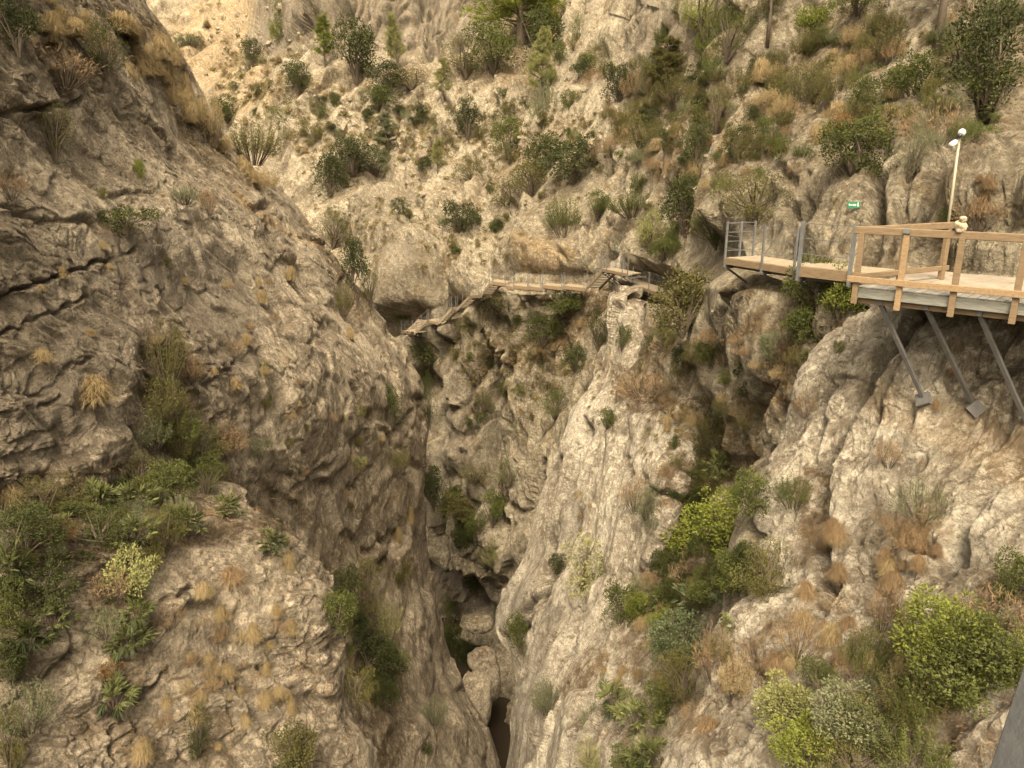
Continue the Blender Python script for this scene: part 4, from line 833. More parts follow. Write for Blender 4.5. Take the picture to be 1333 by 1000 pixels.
PL = """
12 42 44 50 bush dark|dark shrub at the very top left corner of the cliff
130 75 40 52 fine dark|dark olive shrub on the bright top of the left cliff
78 96 64 32 twig brown|brownish dry scrub left of the dark olive shrub on the left cliff top
62 176 40 54 fine olive|olive shrub just under the long dark crack at the upper left
180 222 16 22 low bright|tiny yellow green shrub at the lower end of the upper left crack
150 287 66 26 low green|low green shrub along a crack on the upper left cliff
236 254 34 20 sprig grey|small grey green scrub in the middle of the upper left cliff face
10 243 28 24 twig brown|dry brown scrub against the left frame edge below the bright top
318 190 60 46 sprig olive|rounded olive shrub growing at the left cliff's sloping edge
270 160 26 60 sprig gold|golden scrub hanging on the sloping edge above the rounded olive shrub
248 120 24 60 mat gold|dry golden grass streaming down the upper sloping edge
150 20 90 50 mat gold|largest patch of golden grass on the left cliff top
90 30 70 40 mat gold|golden grass clump left of the largest golden patch
205 55 60 50 mat gold|golden grass clump at the right end of the left cliff top
170 85 50 40 mat gold|golden grass clump right of the dark olive cliff top shrub
122 502 54 38 hair gold|big golden grass dome alone on the dark left cliff face
50 458 28 18 hair gold|small golden tuft up and left of the big golden dome
213 468 46 66 tall olive|tall feathery scrub standing at the top of the left green streak
240 480 40 36 sprig brown|thin brownish scrub right of the tall feathery one
205 520 50 50 sprig olive|olive scrub directly below the tall feathery scrub
222 558 58 50 sprig green|green scrub halfway down the left green streak
190 562 44 40 sprig grey|grey green scrub on the left side of the green streak
248 590 60 44 fine green|bright topped shrub at the foot of the green streak
290 575 44 40 sprig brown|brown green scrub right of the green streak
330 585 30 24 low grey|low grey shrub on the pale rock right of the streak
170 610 50 40 fine olive|olive shrub at the left foot of the streak
215 630 60 44 bush green|green bush in the top of the left vegetation band
262 625 44 40 fine green|green bush at the right top of the left vegetation band
130 645 54 44 palm palm|fan palm at the left top of the vegetation band
170 648 52 44 palm palm|fan palm in the middle of the vegetation band top
90 648 50 36 sprig olive|olive scrub left of the top fan palms
45 655 60 44 fine olive|olive bush near the left frame edge in the vegetation band
8 640 40 36 mat gold|golden grass at the left frame edge above the vegetation band
292 655 44 36 palm palm|fan palm at the right end of the vegetation band
352 698 46 36 palm palm|isolated fan palm on the rounded shoulder of the lower left buttress
238 672 46 40 palm palm|fan palm under the green bush of the vegetation band
30 690 60 44 bush dark|dark bush at the left frame edge in the vegetation band
75 690 30 24 fine rust|rust speckled bush in the vegetation band
125 690 54 44 fine dark|dark bush in the centre of the vegetation band
170 685 46 40 palm palm|fan palm in the lower centre of the vegetation band
205 690 50 40 fine olive|olive bush in the lower right of the vegetation band
10 735 50 54 palm palm|fan palm cut by the left frame edge under the band
45 760 60 50 bush dark|dark bush below the band on the far left
10 790 44 54 bush green|green bush at the left frame edge halfway down the buttress
60 800 46 44 palm palm|lowest fan palm of the far left cluster
30 830 54 44 palm dark|dark fan palm at the left frame edge
8 866 36 44 bush dark|dark bush at the left frame edge below the fan palms
170 742 70 44 low pale|yellowish low shrub in the middle of the lower left buttress
150 760 40 30 twig brown|brown scrub left of the yellowish low shrub
175 790 44 44 palm palm|upper fan palm of the chain down the lower left buttress
135 812 40 30 sprig grey|grey green scrub left of the buttress palm chain
165 826 50 44 palm palm|middle fan palm of the chain down the lower left buttress
140 870 30 18 low rust|red orange low plant beside the lower fan palms
150 896 52 44 palm palm|lowest fan palm of the buttress chain above the pale slab
45 916 54 50 sprig grey|grey green scrub dome at the lower left
6 970 30 60 fine olive|olive bush at the bottom left corner
375 972 60 56 bush olive|round olive bush at the bottom of the lower left buttress
252 950 28 60 fine dark|narrow dark scrub at the bottom left of centre
288 797 24 22 hair gold|round golden tuft at the top of the buttress tuft field
330 818 24 30 hair gold|tall golden tuft right of the round top one
376 810 20 24 hair gold|bright golden tuft nearest the buttress shoulder
347 868 18 22 hair gold|golden tuft in the centre of the buttress tuft field
377 912 17 26 hair gold|narrow golden tuft near the buttress edge lower down
343 905 22 26 hair gold|brownish golden tuft left of the narrow one
256 925 24 26 hair gold|golden tuft over the narrow dark scrub
185 972 28 34 hair gold|big golden tuft at the bottom between pale slabs
292 868 22 20 hair gold|golden tuft left of the field's centre
318 932 16 22 hair gold|small golden tuft near the bottom of the tuft field
358 790 18 18 hair gold|small golden tuft above the bright one
260 762 26 22 hair gold|golden tuft above the field at its left
220 800 30 28 twig brown|dry brown scrub between the palms and the tuft field
300 740 36 26 mat brown|brown grass on the crest of the lower left buttress
375 725 20 30 hair gold|golden grass over the buttress shoulder
440 760 40 40 bush dark|upper dark green bush in the gully right of the buttress
432 800 40 44 bush green|green bush pressed to the buttress edge in the gully
470 748 44 26 fine olive|olive shrub at the head of the gully
516 744 28 28 low olive|small olive shrub right of the gully head
498 812 34 60 tall pale|pale yellow spiked plant in the gully
470 850 50 44 bush dark|dark bush in the middle of the gully
500 868 40 40 fine green|green shrub at the right of the gully
455 890 44 40 fine olive|olive shrub low on the left of the gully
490 905 36 36 bush dark|lowest dark bush in the gully
515 690 16 26 hair gold|golden tuft on the cliff above the gully
532 668 14 28 hair gold|golden tuft on the cliff edge above the gully
552 975 12 16 low dark|tiny dark plant low on the right cliff strip
560 925 28 34 sprig grey|grey scrub low on the strip beside the slot
503 530 32 42 bush dark|solitary dark round bush near the left cliff's edge
512 600 30 34 sprig olive|hanging olive scrub below the solitary round bush
462 604 22 16 low pale|small yellowish shrub left of the hanging scrub
344 480 16 12 low green|tiny green shrub at the crack on the left face
304 495 22 18 hair gold|golden tuft at the crack on the left face
374 352 20 22 hair gold|golden tuft near the upper right of the left face
338 385 22 20 hair gold|golden tuft in the centre of the left face
300 452 26 20 twig brown|dark dry scrub on the centre of the left face
318 438 20 18 hair gold|straw tuft next to the dark dry scrub on the left face
255 318 26 14 low olive|low olive shrub high on the left face
268 265 20 26 twig brown|dry brown twigs high on the left face
455 432 16 18 hair gold|golden tuft in the left face's right corner
432 302 44 40 fine olive|olive shrub peeping over the left cliff edge below the far slope
452 345 34 54 bush dark|dark shrub over the left cliff edge, middle one of three
442 395 26 36 sprig olive|olive scrub under the dark shrub on the left cliff edge
478 375 22 46 fine olive|narrow shrub just beyond the left cliff edge
344 232 26 20 mat gold|golden grass at the bend of the left cliff edge
664 30 84 84 bigpine bright|broad bright green pine at the top centre beside the orange rock
640 70 60 50 bush green|green bush under the broad bright pine
700 60 54 54 bush dark|dark bush at the right foot of the broad bright pine
610 78 50 40 fine olive|olive bush at the left foot of the broad bright pine
745 50 22 40 fine green|narrow bush just right of the orange rock
521 66 20 56 pine pale|thin pale pine standing in front of the top cliff
578 112 22 44 pine pale|small pale pine below the top cliff's right half
698 105 32 78 pine pale|young pale pine standing alone right of centre top
700 145 34 54 sprig grey|grey scrub at the foot of the lone young pine
605 158 28 40 bush dark|dark narrow bush below the small pale pine
503 180 28 40 pine grey|small grey pine in the middle of the far slope
455 210 52 36 bush dark|wide dark bush on the left of the far slope
492 216 50 28 fine grey|grey bush right of the wide dark one on the far slope
430 235 40 40 bush dark|dark bush beyond the left cliff edge on the far slope
627 226 40 26 fine olive|olive bush on the ledge left of the diagonal bush line
572 208 14 36 pine pale|tiny pale pine below the grey pine
665 186 40 44 bush green|upper left bush of the centre bush diagonal
704 208 46 44 bush dark|dark bush of the centre bush diagonal under the young pine
755 210 72 46 bush dark|broadest dark green bush of the centre diagonal
690 240 40 34 bush olive|olive bush below the centre diagonal
655 256 54 36 fine olive|olive bush in the lower centre diagonal
596 286 46 36 bush dark|dark bush under the ledge left of the centre diagonal
628 275 36 30 fine olive|small olive bush right of the dark one under the ledge
517 271 18 20 bush dark|small dark bush on the grey wall at left centre
535 309 12 18 bush dark|tiny dark bush on the grey wall
730 284 46 46 sprig green|perfectly round bush on the pale rock above the walkway
826 264 56 30 sprig green|flat domed bush right of the round one
780 268 32 30 bush green|green bush between the round and the flat domed ones
800 114 36 42 bush dark|dark bush on the steep slope right of the young pine
862 100 48 60 pine olive|olive pine on the upper right slope
880 130 50 40 fine olive|olive bush under the olive pine
835 175 54 32 fine olive|olive bush above the flat domed bush
810 150 50 24 mat gold|golden grass on the upper centre right slope
460 76 52 60 bush dark|dark bushes at the left foot of the top cliff
423 66 24 48 pine bright|bright small pine at the left of the top cliff
397 103 32 30 bush dark|dark round bush below the bright small pine
367 46 20 22 low bright|yellow green shrub below the leftmost tree
362 14 28 34 fine green|leftmost green tree in the top cliff cleft
335 73 24 26 bush dark|dark small bush under the cliff's left corner
322 92 24 24 fine grey|grey bush beside the dark small one at the cliff's left corner
296 146 38 26 bush green|green bush just right of the left cliff's upper edge
372 156 46 26 fine green|wide low green bush on the left of the far slope
405 170 32 18 low olive|low olive bush right of the wide low green one
250 54 36 14 low grey|grey green scrub strip on the far hillside
535 104 60 20 fine olive|long low olive bush under the top cliff
490 132 42 24 bush green|green bush below the long low olive one
500 105 36 30 bush dark|dark bush left of the long low olive one
925 20 60 60 fine bright|bright green tree at the top right of centre
954 50 54 50 fine green|green tree right of the bright one at the top
917 70 22 28 low bright|yellow green shrub under the bright tree
1063 28 40 26 leafy bright|bright green shrub near the top between the pine trunks
1120 6 44 26 bush green|green shrub at the top frame edge left of the tall trunk
1030 120 46 50 sprig olive|olive scrub on the slope beneath the thin trunk
955 90 60 50 sprig grey|grey scrub under the green tree at the top
934 148 60 44 fine olive|olive bush above the brown dark pair
986 90 40 40 mat gold|golden grass under the thin trunk
1015 180 44 24 sprig grey|grey scrub ledge left of the red flecked bushes
959 194 36 40 bush dark|dark brown green bush, right one of a pair
907 196 34 54 bush dark|dark brown green bush, left one of a pair
895 272 54 60 bush dark|dark bush above the walkway's round olive bush
985 260 96 62 fine olive|large spreading olive bush above the caged walkway end
940 300 50 44 fine green|green bush at the left of the caged walkway end
1019 205 34 28 fine olive|small olive bush on the light rib above the large spreading one
850 300 40 40 low pale|pale yellowish shrub above the plank walkway
865 330 30 24 bush green|green shrub directly above the plank walkway
1178 114 54 46 bush green|green bush on the right slope left of the tall trunk's foot
1114 138 40 38 bush green|red flecked green bush on the upper right slope
1080 112 40 30 sprig olive|olive scrub up and left of the red flecked bush
1117 198 70 58 leafy green|dense bright green bush hanging above the green sign
1150 154 34 22 low green|low green bush just above the dense hanging one
1105 165 36 26 low rust|rust tinged bush between the two green ones
1178 208 30 54 fine grey|grey scrub filling the cleft right of the dense hanging bush
1223 168 60 44 twig brown|bare twiggy bush left of the camera pole's head
1160 175 40 34 twig brown|bare brown bush right of the dense hanging one
1270 186 36 26 bush green|green bush right of the camera pole's head
1243 284 32 18 low dark|dark low plant at the foot of the camera pole
1275 240 60 80 mat brown|brown dry grass apron right of the camera pole
1262 280 44 34 twig brown|dark brown dry bush at the camera pole's foot
1253 78 66 34 fine green|green bush beside the tall pine trunk's foot
1304 80 80 90 bush dark|large dark bush at the upper right frame edge
1290 130 70 50 bush green|green bush below the large dark one at the right edge
1160 60 40 40 sprig olive|olive scrub near the top left of the tall trunk
1310 20 54 44 fine green|green bush in the top right corner
1240 110 40 30 sprig grey|grey scrub below the tall trunk
902 398 84 80 bush olive|big round olive bush where the plank walkway ends
1050 380 60 66 leafy green|leafy green bush in the shade under the walkway
1090 380 50 60 leafy bright|bright leafy bush against the rock under the platform's left end
1050 425 50 40 leafy green|lower leafy bush of the group under the walkway
1000 450 32 32 bush grey|small grey green bush left below the leafy group
736 397 54 32 bush green|green bush under the long level walkway's right half
708 428 42 36 bush green|green bush below the walkway on the pale centre wall
640 398 44 28 bush olive|olive bush under the walkway's left end
570 458 54 32 bush dark|dark bush below the descending path
612 422 34 22 fine olive|olive bush between the path and the walkway's left end
552 480 36 40 fine dark|dark bush at the left cliff edge under the descending path
528 410 22 16 bush green|small bright bush above the lowest landing
556 524 18 60 fine dark|narrow dark vegetation strip in the cleft by the left cliff
658 508 16 26 bush dark|small dark bush on the centre wall, left of two
677 505 16 18 fine green|small green bush on the centre wall, right of two
630 519 22 26 fine olive|olive bush low left on the centre wall
725 530 38 32 fine green|olive green bush beside the fluted pillars
753 469 34 30 bush dark|dark bush on the wall left of the rock pillar
780 430 24 50 fine dark|narrow dark bush against the rock pillar's left side
790 547 30 24 bush green|green bush at the head of the bright spur
810 440 18 32 bush green|green bush in the cleft right of the rock pillar
853 450 28 22 bush green|green bush left below the big round olive one
842 505 64 34 twig brown|brown brush above the bright spur
850 478 50 30 sprig olive|olive brown scrub between the clefts
870 546 16 30 hair gold|golden tuft hanging on top of the bright spur
664 614 36 30 fine green|green bush low on the centre wall
569 636 38 48 bush dark|dark bush filling the gorge at the left cliff edge
600 655 50 34 bush olive|olive bush over the dark overhang
636 660 34 40 bush green|green bush right over the dark overhang
655 650 18 50 bush dark|dark narrow bush at the fluted pillar's foot
620 612 40 22 fine olive|olive shrub on the ledge above the gorge bushes
640 715 26 34 fine pale|pale shrub right of the dark overhang
584 800 34 60 fine green|green shrub climbing beside the left cliff in the gorge
600 850 40 46 bush dark|dark shrub above the slot by the left cliff
682 830 28 44 bush green|green shrub wedged at the slab's left edge
735 700 20 30 fine olive|small shrub in the groove of the fluted pillars
720 735 22 26 bush dark|dark shrub at the foot of the fluted pillars
766 735 60 60 loose pale|pale yellow green airy bush at the top of the big slab
800 790 44 54 bush green|green bush right below the pale airy bush
832 786 30 36 leafy bright|yellow green leafy bush left of the brown gully
873 636 46 40 palm palm|fan palm on the right of the bright spur
900 660 50 44 palm palm|fan palm above the bright leafy bushes
893 610 54 44 sprig olive|olive scrub in the vertical gully
935 560 50 50 sprig olive|olive scrub in the upper vertical gully
940 600 44 40 palm palm|fan palm high in the vertical gully
850 655 44 40 fine grey|grey green shrub beside the spur's lower half
830 640 36 36 twig brown|brown twiggy plant hanging on the spur
890 700 66 54 leafy bright|left bright yellow green bush of the middle group
946 672 75 74 leafy bright|largest bright yellow green bush in the middle of the right wall
985 640 50 56 leafy green|green leafy bush right above the largest bright one
905 745 60 44 twig brown|bare brown bush among the bright green group
870 735 40 44 bush dark|dark bush left of the bare one
1000 735 74 56 fine olive|wide olive bush right of the largest bright one
960 745 50 40 leafy green|green leafy bush under the largest bright one
905 775 60 44 palm teal|bluish fan palm below the bright group
945 772 50 40 palm teal|bluish fan palm right of the other bluish one
865 775 36 36 palm palm|small fan palm left of the bluish ones
892 832 72 64 leafy teal|round blue green bush over the lower gully
870 805 36 30 leafy bright|small bright bush atop the round blue green one
930 850 40 60 twig brown|brown dry bush right of the round blue green one
900 885 60 50 fine olive|olive brush under the round blue green bush
808 905 52 38 palm palm|upper bright fan palm at the bottom centre right
828 930 54 44 palm palm|middle bright fan palm at the bottom centre right
862 915 44 44 leafy green|leafy bush touching the bottom fan palms
852 972 54 42 palm palm|lowest fan palm at the bottom frame edge
775 940 44 44 sprig grey|grey green scrub left of the bottom fan palms
714 908 34 44 sprig grey|grey scrub on the dark side of the big slab
830 990 50 30 leafy green|leafy plant at the bottom frame edge by the fan palms
770 985 30 34 fine pale|pale scrub at the bottom frame edge on the slab
920 930 70 50 mat brown|brown dry grass beside the pale lower knoll
1034 638 44 40 sprig green|small vivid green scrub at the right slab's left edge
1075 688 60 30 loose teal|airy blue green plant on the brown ledge
1128 850 54 60 sprig green|green scrub left of the big bright corner bush
1245 815 108 84 leafy bright|big bright green bush at the lower right
1290 850 80 70 leafy green|green bush at the right of the big bright one
1245 880 90 70 leafy green|lower half bush under the big bright one
1225 925 60 50 twig brown|bare brown bush under the lower right green ones
1010 918 64 56 leafy pale|pale yellow green leafy bush at the bottom
1060 975 70 50 leafy bright|bright leafy bush at the bottom frame edge
1105 925 80 60 leafy grey|greyish green bush at the bottom centre of the near cliff
1150 955 80 60 fine green|fine leaved green bush at the bottom of the near cliff
1110 985 90 40 fine olive|olive bush at the bottom frame edge
1195 975 80 50 sprig green|green scrub at the bottom frame edge near the corner
1322 758 50 50 leafy green|green bush cut by the right frame edge
1180 900 50 50 sprig olive|olive scrub left of the lower right bushes
1070 880 44 34 low green|low green plant on the brown slope of the near cliff
1200 652 54 44 twig grey|sparse grey twigs on the pale near cliff
1195 690 84 44 mat brown|brown dry grass hanging on the near cliff's ledge
1240 690 40 40 mat brown|brown dry grass at the right end of the near cliff's ledge
1165 740 56 50 mat brown|brown hair grass streaming off the near cliff
1080 728 54 40 mat brown|brown grass under the airy blue green plant
1155 590 26 30 twig brown|tiny twiggy plant on the pale near cliff
1047 526 24 28 twig brown|small twiggy plant at the crack of the near cliff
1088 560 18 20 low olive|tiny green plant in the near cliff's crack
1088 454 14 16 low green|tiny green plant on the slab under the platform
1060 670 40 50 mat brown|brown grass filling the crack beside the right slab
1150 790 34 60 twig brown|brown twigs in the deep groove of the near cliff
1040 830 50 44 twig brown|brown brush between the two pale knolls
990 860 50 44 twig brown|brown brush on the lower pale knoll
960 880 40 50 sprig gold|golden scrub on the lower knoll's left flank
1333 860 40 50 leafy bright|bright bush at the right frame edge low down
1300 800 60 40 twig brown|brown twigs over the lower right bushes
"""
for ln in PL.strip().splitlines():
    d_, lab = ln.split('|'); x, y, w_, h_, kind, colr = d_.split()
    plant(float(x), float(y), float(w_), float(h_), kind, colr, lab, parts=float(w_) * float(h_) > 500)
# two pines whose crowns are above the frame
for (x, y0, y1, wd_, lab) in ((1218, -150, 66, 9, "tall pine trunk rising out of the top of the frame on the right slope"), (1000, -60, 52, 4, "thin pine trunk leaving the top frame edge right of centre")):
    p, _ = at(x + .5, y1); t_ = P(x + 2, y0, p.y); root = thing("pine_tree", p, lab, "pine tree"); r_ = wd_ / F * p.y / 2
    mb = MB(); L_ = (t_ - p).length
    mb.tube([Vector((0, 0, -.3)), Vector((.03, 0, L_ * .3)), Vector((-.03, 0, L_ * .7)), t_ - p], [r_ * 1.25, r_, r_ * .9, r_ * .5], 10)
    for k in range(9):
        z = L_ * (.35 + .07 * k); a = R.uniform(0, 6.28); q = Vector((math.cos(a), math.sin(a), .4)) * R.uniform(.8, 1.6) * (r_ * 12); mb.tube([Vector((0, 0, z)), Vector((0, 0, z)) + q * .6, Vector((0, 0, z)) + q], [r_ * .3, r_ * .18, r_ * .08], 5)
    mb.build("trunk", BARK, root, smooth=True).data.transform(Matrix.Translation(p))
    cr = bpy.data.objects.new("crown", meshes('bigpine', 0, 'olive')[0]); COL.objects.link(cr); cr.parent = root; cr.location = (0, 0, L_ * .62); cr.scale = (L_ * .5, L_ * .5, L_ * .35)
# smaller plants, each its own object, scattered where the photo shows them
LANDMARKS = [(503, 534, "solitary round bush"), (122, 502, "big golden dome"), (213, 468, "tall feathery scrub"), (318, 190, "rounded edge shrub"), (130, 75, "cliff top shrub"), (664, 30, "broad bright pine"),
 (698, 105, "young pale pine"), (521, 66, "thin pale pine"), (503, 180, "small grey pine"), (455, 210, "wide dark bush"), (605, 158, "dark narrow bush"), (755, 210, "broadest centre bush"), (730, 284, "perfectly round bush"),
 (826, 264, "flat domed bush"), (862, 100, "olive pine"), (1218, 50, "tall pine trunk"), (1000, 40, "thin pine trunk"), (925, 20, "bright top tree"), (1117, 198, "dense hanging bush"), (985, 260, "large spreading bush"),
 (907, 400, "big round olive bush"), (948, 682, "largest bright bush"), (892, 832, "blue green bush"), (1245, 815, "big corner bush"), (1010, 918, "pale leafy bush"), (828, 930, "bright fan palms"), (766, 735, "pale airy bush"),
 (805, 560, "bright spur's top"), (815, 400, "rock pillar"), (397, 103, "dark round bush under the top cliff"), (296, 146, "green bush at the cliff's upper edge"), (372, 156, "wide low green bush"), (723, 30, "orange rock"),
 (700, 372, "long level walkway"), (580, 415, "stepped path"), (1111, 267, "green sign"), (1240, 230, "camera pole"), (990, 340, "caged walkway end"), (1205, 460, "platform struts"), (352, 698, "isolated shoulder palm"),
 (375, 972, "round bush at the buttress foot"), (165, 826, "buttress palm chain"), (170, 742, "yellowish low shrub"), (140, 870, "red orange plant"), (45, 916, "grey scrub dome"), (60, 177, "shrub under the long crack"),
 (150, 287, "low shrub along the crack"), (430, 66, "bright small pine"), (566, 450, "dark bush below the path"), (664, 614, "low centre wall bush"), (1195, 690, "hanging brown grass"), (1075, 688, "airy blue green plant"),
 (934, 148, "olive bush over the dark pair"), (1304, 80, "large dark corner bush"), (578, 112, "small pale pine"), (376, 810, "bright golden tuft"), (347, 868, "central golden tuft"), (185, 972, "big bottom golden tuft"), (300, 740, "buttress crest"),
 (235, 254, "grey scrub on the upper face"), (374, 352, "upper face golden tuft"), (300, 452, "dark dry scrub"), (517, 271, "small dark wall bush"), (658, 508, "pair of wall bushes"), (712, 640, "fluted pillars")]
USED = set()
CW = {'dark': 'dark green', 'green': 'green', 'olive': 'olive', 'grey': 'grey green', 'gold': 'golden', 'brown': 'brown', 'palm': 'olive green', 'pale': 'pale', 'bright': 'bright green', 'teal': 'bluish'}
KW = {'leafy': 'leafy bush', 'bush': 'dense bush', 'fine': 'fine bush', 'low': 'low shrub', 'sprig': 'upright scrub', 'twig': 'twiggy bush', 'palm': 'fan palm', 'hair': 'grass tuft', 'mat': 'drooping grass'}
def describe(x, y, w_, kind, colr):
    size = 'tiny' if w_ < 10 else 'small' if w_ < 20 else 'middling' if w_ < 32 else 'large'
    for rank in sorted(LANDMARKS, key=lambda l: (l[0] - x) ** 2 + (l[1] - y) ** 2)[:14]:
        dx, dy = x - rank[0], y - rank[1]; dist = math.hypot(dx, dy); a = math.degrees(math.atan2(-dy, dx)) % 360
        dr = ["right of", "above and right of", "above", "above and left of", "left of", "below and left of", "below", "below and right of"][int((a + 22.5) // 45) % 8]
        far = "close" if dist < 28 else "" if dist < 60 else "well" if dist < 110 else "far"
        l_ = " ".join(f"{size} {CW[colr]} {KW[kind]} {far} {dr} the {rank[2]}".split()[:16])
        if l_ not in USED: USED.add(l_); return l_
    return l_
TINY = []
def zone(pts, n, smin, smax, kinds, label, group):
    k = 0; tries = 0
    A_ = [np.array(p, float) for p in pts]
    while k < n and tries < n * 6:
        tries += 1; s = R.randrange(len(A_) - 1) if len(A_) > 1 else 0; t = R.random(); c = A_[s] * (1 - t) + A_[min(s + 1, len(A_) - 1)] * t
        a = R.uniform(0, 6.283); rr = c[2] * math.sqrt(R.random()); x, y = c[0] + math.cos(a) * rr, c[1] + math.sin(a) * rr * .8
        if not (-10 < x < 1343 and -10 < y < 1010): continue
        if (1040 < x < 1333 and 250 < y < 400) or (780 < x < 880 and 325 < y < 395) or (640 < x < 790 and 335 < y < 385) or (515 < x < 645 and 365 < y < 436): continue
        kd, cl = R.choice(kinds); w_ = smin + (smax - smin) * R.random() ** 1.5; k += 1
        if w_ < 9.5: TINY.append((x, y, w_, kd, cl)); continue
        plant(x, y, w_, w_ * R.uniform(.7, 1.1), kd, cl, describe(x, y, w_, kd, cl), group, parts=False)
SB = [('bush', 'dark'), ('fine', 'olive'), ('bush', 'green'), ('sprig', 'grey'), ('sprig', 'olive'), ('low', 'olive')]
zone([(330, 110, 40), (420, 160, 60), (520, 170, 60), (600, 200, 50)], 105, 7, 17, SB, "small shrub among pale boulders on the far slope", "small shrubs on the far slope")
zone([(620, 130, 40), (700, 170, 60), (620, 290, 50), (560, 290, 50)], 45, 7, 18, SB, "small shrub on the rocky slope around the centre bush diagonal", "small shrubs in the upper centre")
zone([(800, 80, 50), (870, 180, 60), (960, 120, 60), (1060, 100, 60), (1120, 60, 60)], 95, 12, 30, SB, "small shrub on the steep upper right slope", "small shrubs on the upper right slope")
zone([(880, 430, 30), (930, 500, 40), (960, 580, 40), (900, 640, 40), (850, 760, 30)], 50, 14, 30, SB + [('palm', 'palm')], "small shrub in the brown gully of the right wall", "small shrubs in the right gully")
zone([(560, 470, 30), (640, 440, 50), (700, 520, 60), (620, 560, 40)], 40, 6, 15, SB, "small shrub on the pale centre wall below the walkway", "small shrubs on the centre wall")
zone([(30, 700, 40), (120, 680, 50), (220, 650, 50), (150, 800, 30)], 46, 18, 36, SB + [('palm', 'palm'), ('palm', 'dark')], "small shrub or fan palm filling the left vegetation band", "filling plants of the left band")
zone([(900, 60, 60), (1050, 60, 70), (1180, 60, 70), (1280, 150, 50), (1100, 150, 70), (960, 220, 60)], 75, 12, 34, [('sprig', 'olive'), ('sprig', 'green'), ('low', 'green'), ('sprig', 'grey'), ('low', 'olive')], "", "low scrub on the upper right slope")
zone([(760, 60, 40), (740, 140, 40), (800, 200, 50), (900, 300, 40), (840, 320, 30)], 40, 10, 26, [('sprig', 'olive'), ('sprig', 'green'), ('low', 'green'), ('twig', 'brown')], "", "low scrub around the young pine")
zone([(870, 620, 30), (920, 700, 50), (985, 740, 30), (880, 780, 40), (960, 760, 40), (830, 940, 30)], 56, 18, 38, [('palm', 'palm'), ('leafy', 'green'), ('low', 'green'), ('sprig', 'olive'), ('bush', 'dark')], "", "filling plants of the middle right wall")
zone([(1030, 450, 26), (980, 500, 34), (950, 570, 34), (900, 640, 30), (840, 500, 40)], 44, 16, 34, [('sprig', 'olive'), ('twig', 'brown'), ('sprig', 'gold'), ('fine', 'olive'), ('low', 'green'), ('palm', 'palm')], "", "brush in the vertical gully")
zone([(440, 770, 20), (470, 850, 34), (490, 910, 20)], 18, 18, 34, [('bush', 'dark'), ('fine', 'olive'), ('low', 'green'), ('sprig', 'olive')], "", "filling plants of the gully beside the buttress")
zone([(215, 460, 16), (215, 560, 34), (270, 620, 40)], 20, 18, 36, [('sprig', 'olive'), ('fine', 'olive'), ('sprig', 'green'), ('low', 'olive')], "", "filling plants of the left green streak")
zone([(570, 650, 16), (620, 665, 34), (590, 810, 16), (605, 860, 14)], 20, 14, 30, [('bush', 'dark'), ('fine', 'olive'), ('low', 'green')], "", "bushes in the gorge bottom")
zone([(30, 20, 40), (120, 30, 40), (200, 60, 36), (225, 110, 16), (300, 200, 14), (345, 240, 10)], 52, 16, 34, [('mat', 'gold'), ('hair', 'gold'), ('mat', 'gold'), ('sprig', 'gold')], "", "golden grass along the left cliff top")
zone([(1275, 230, 24), (1180, 690, 50), (1160, 740, 20), (910, 930, 30)], 26, 14, 26, [('mat', 'brown'), ('hair', 'brown'), ('twig', 'brown')], "", "brown grass on the near ledges")
zone([(1100, 940, 60), (1200, 930, 60), (1290, 860, 40)], 26, 24, 44, [('leafy', 'green'), ('fine', 'olive'), ('sprig', 'grey'), ('twig', 'brown')], "small bush filling the lower right thicket", "filling bushes of the lower right")
HB = [('hair', 'gold'), ('sprig', 'gold'), ('mat', 'gold'), ('twig', 'brown'), ('sprig', 'brown')]
zone([(300, 30, 40), (350, 120, 60), (470, 160, 80), (600, 230, 70)], 80, 5, 12, HB, "small straw coloured tuft on the far slope", "straw tufts on the far slope")
zone([(240, 860, 90), (320, 860, 70), (250, 940, 100)], 34, 9, 20, HB, "small straw tuft on the lower left buttress", "straw tufts on the lower left buttress")
zone([(100, 320, 110), (300, 420, 110), (430, 560, 80), (470, 650, 50)], 44, 8, 18, HB + [('low', 'olive')], "small dry tuft on the left cliff face", "dry tufts on the left cliff face")
zone([(800, 130, 60), (950, 250, 60), (1060, 130, 80), (1230, 60, 70)], 60, 14, 34, HB, "dry tuft on the steep upper right slope", "dry tufts on the upper right slope")
zone([(960, 440, 50), (900, 560, 50), (850, 850, 50), (800, 880, 30)], 50, 12, 28, HB, "dry tuft in the brown gully of the right wall", "dry tufts in the right gully")
zone([(650, 450, 50), (740, 430, 30), (700, 600, 60), (760, 700, 50)], 40, 6, 14, HB, "small dry tuft on the centre wall", "dry tufts on the centre wall")
zone([(1060, 700, 40), (1180, 700, 60), (1000, 840, 40), (1180, 860, 50)], 30, 18, 40, [('mat', 'brown'), ('twig', 'brown'), ('hair', 'gold')], "dry brown tuft on the near cliff's ledges", "dry tufts on the near cliff")
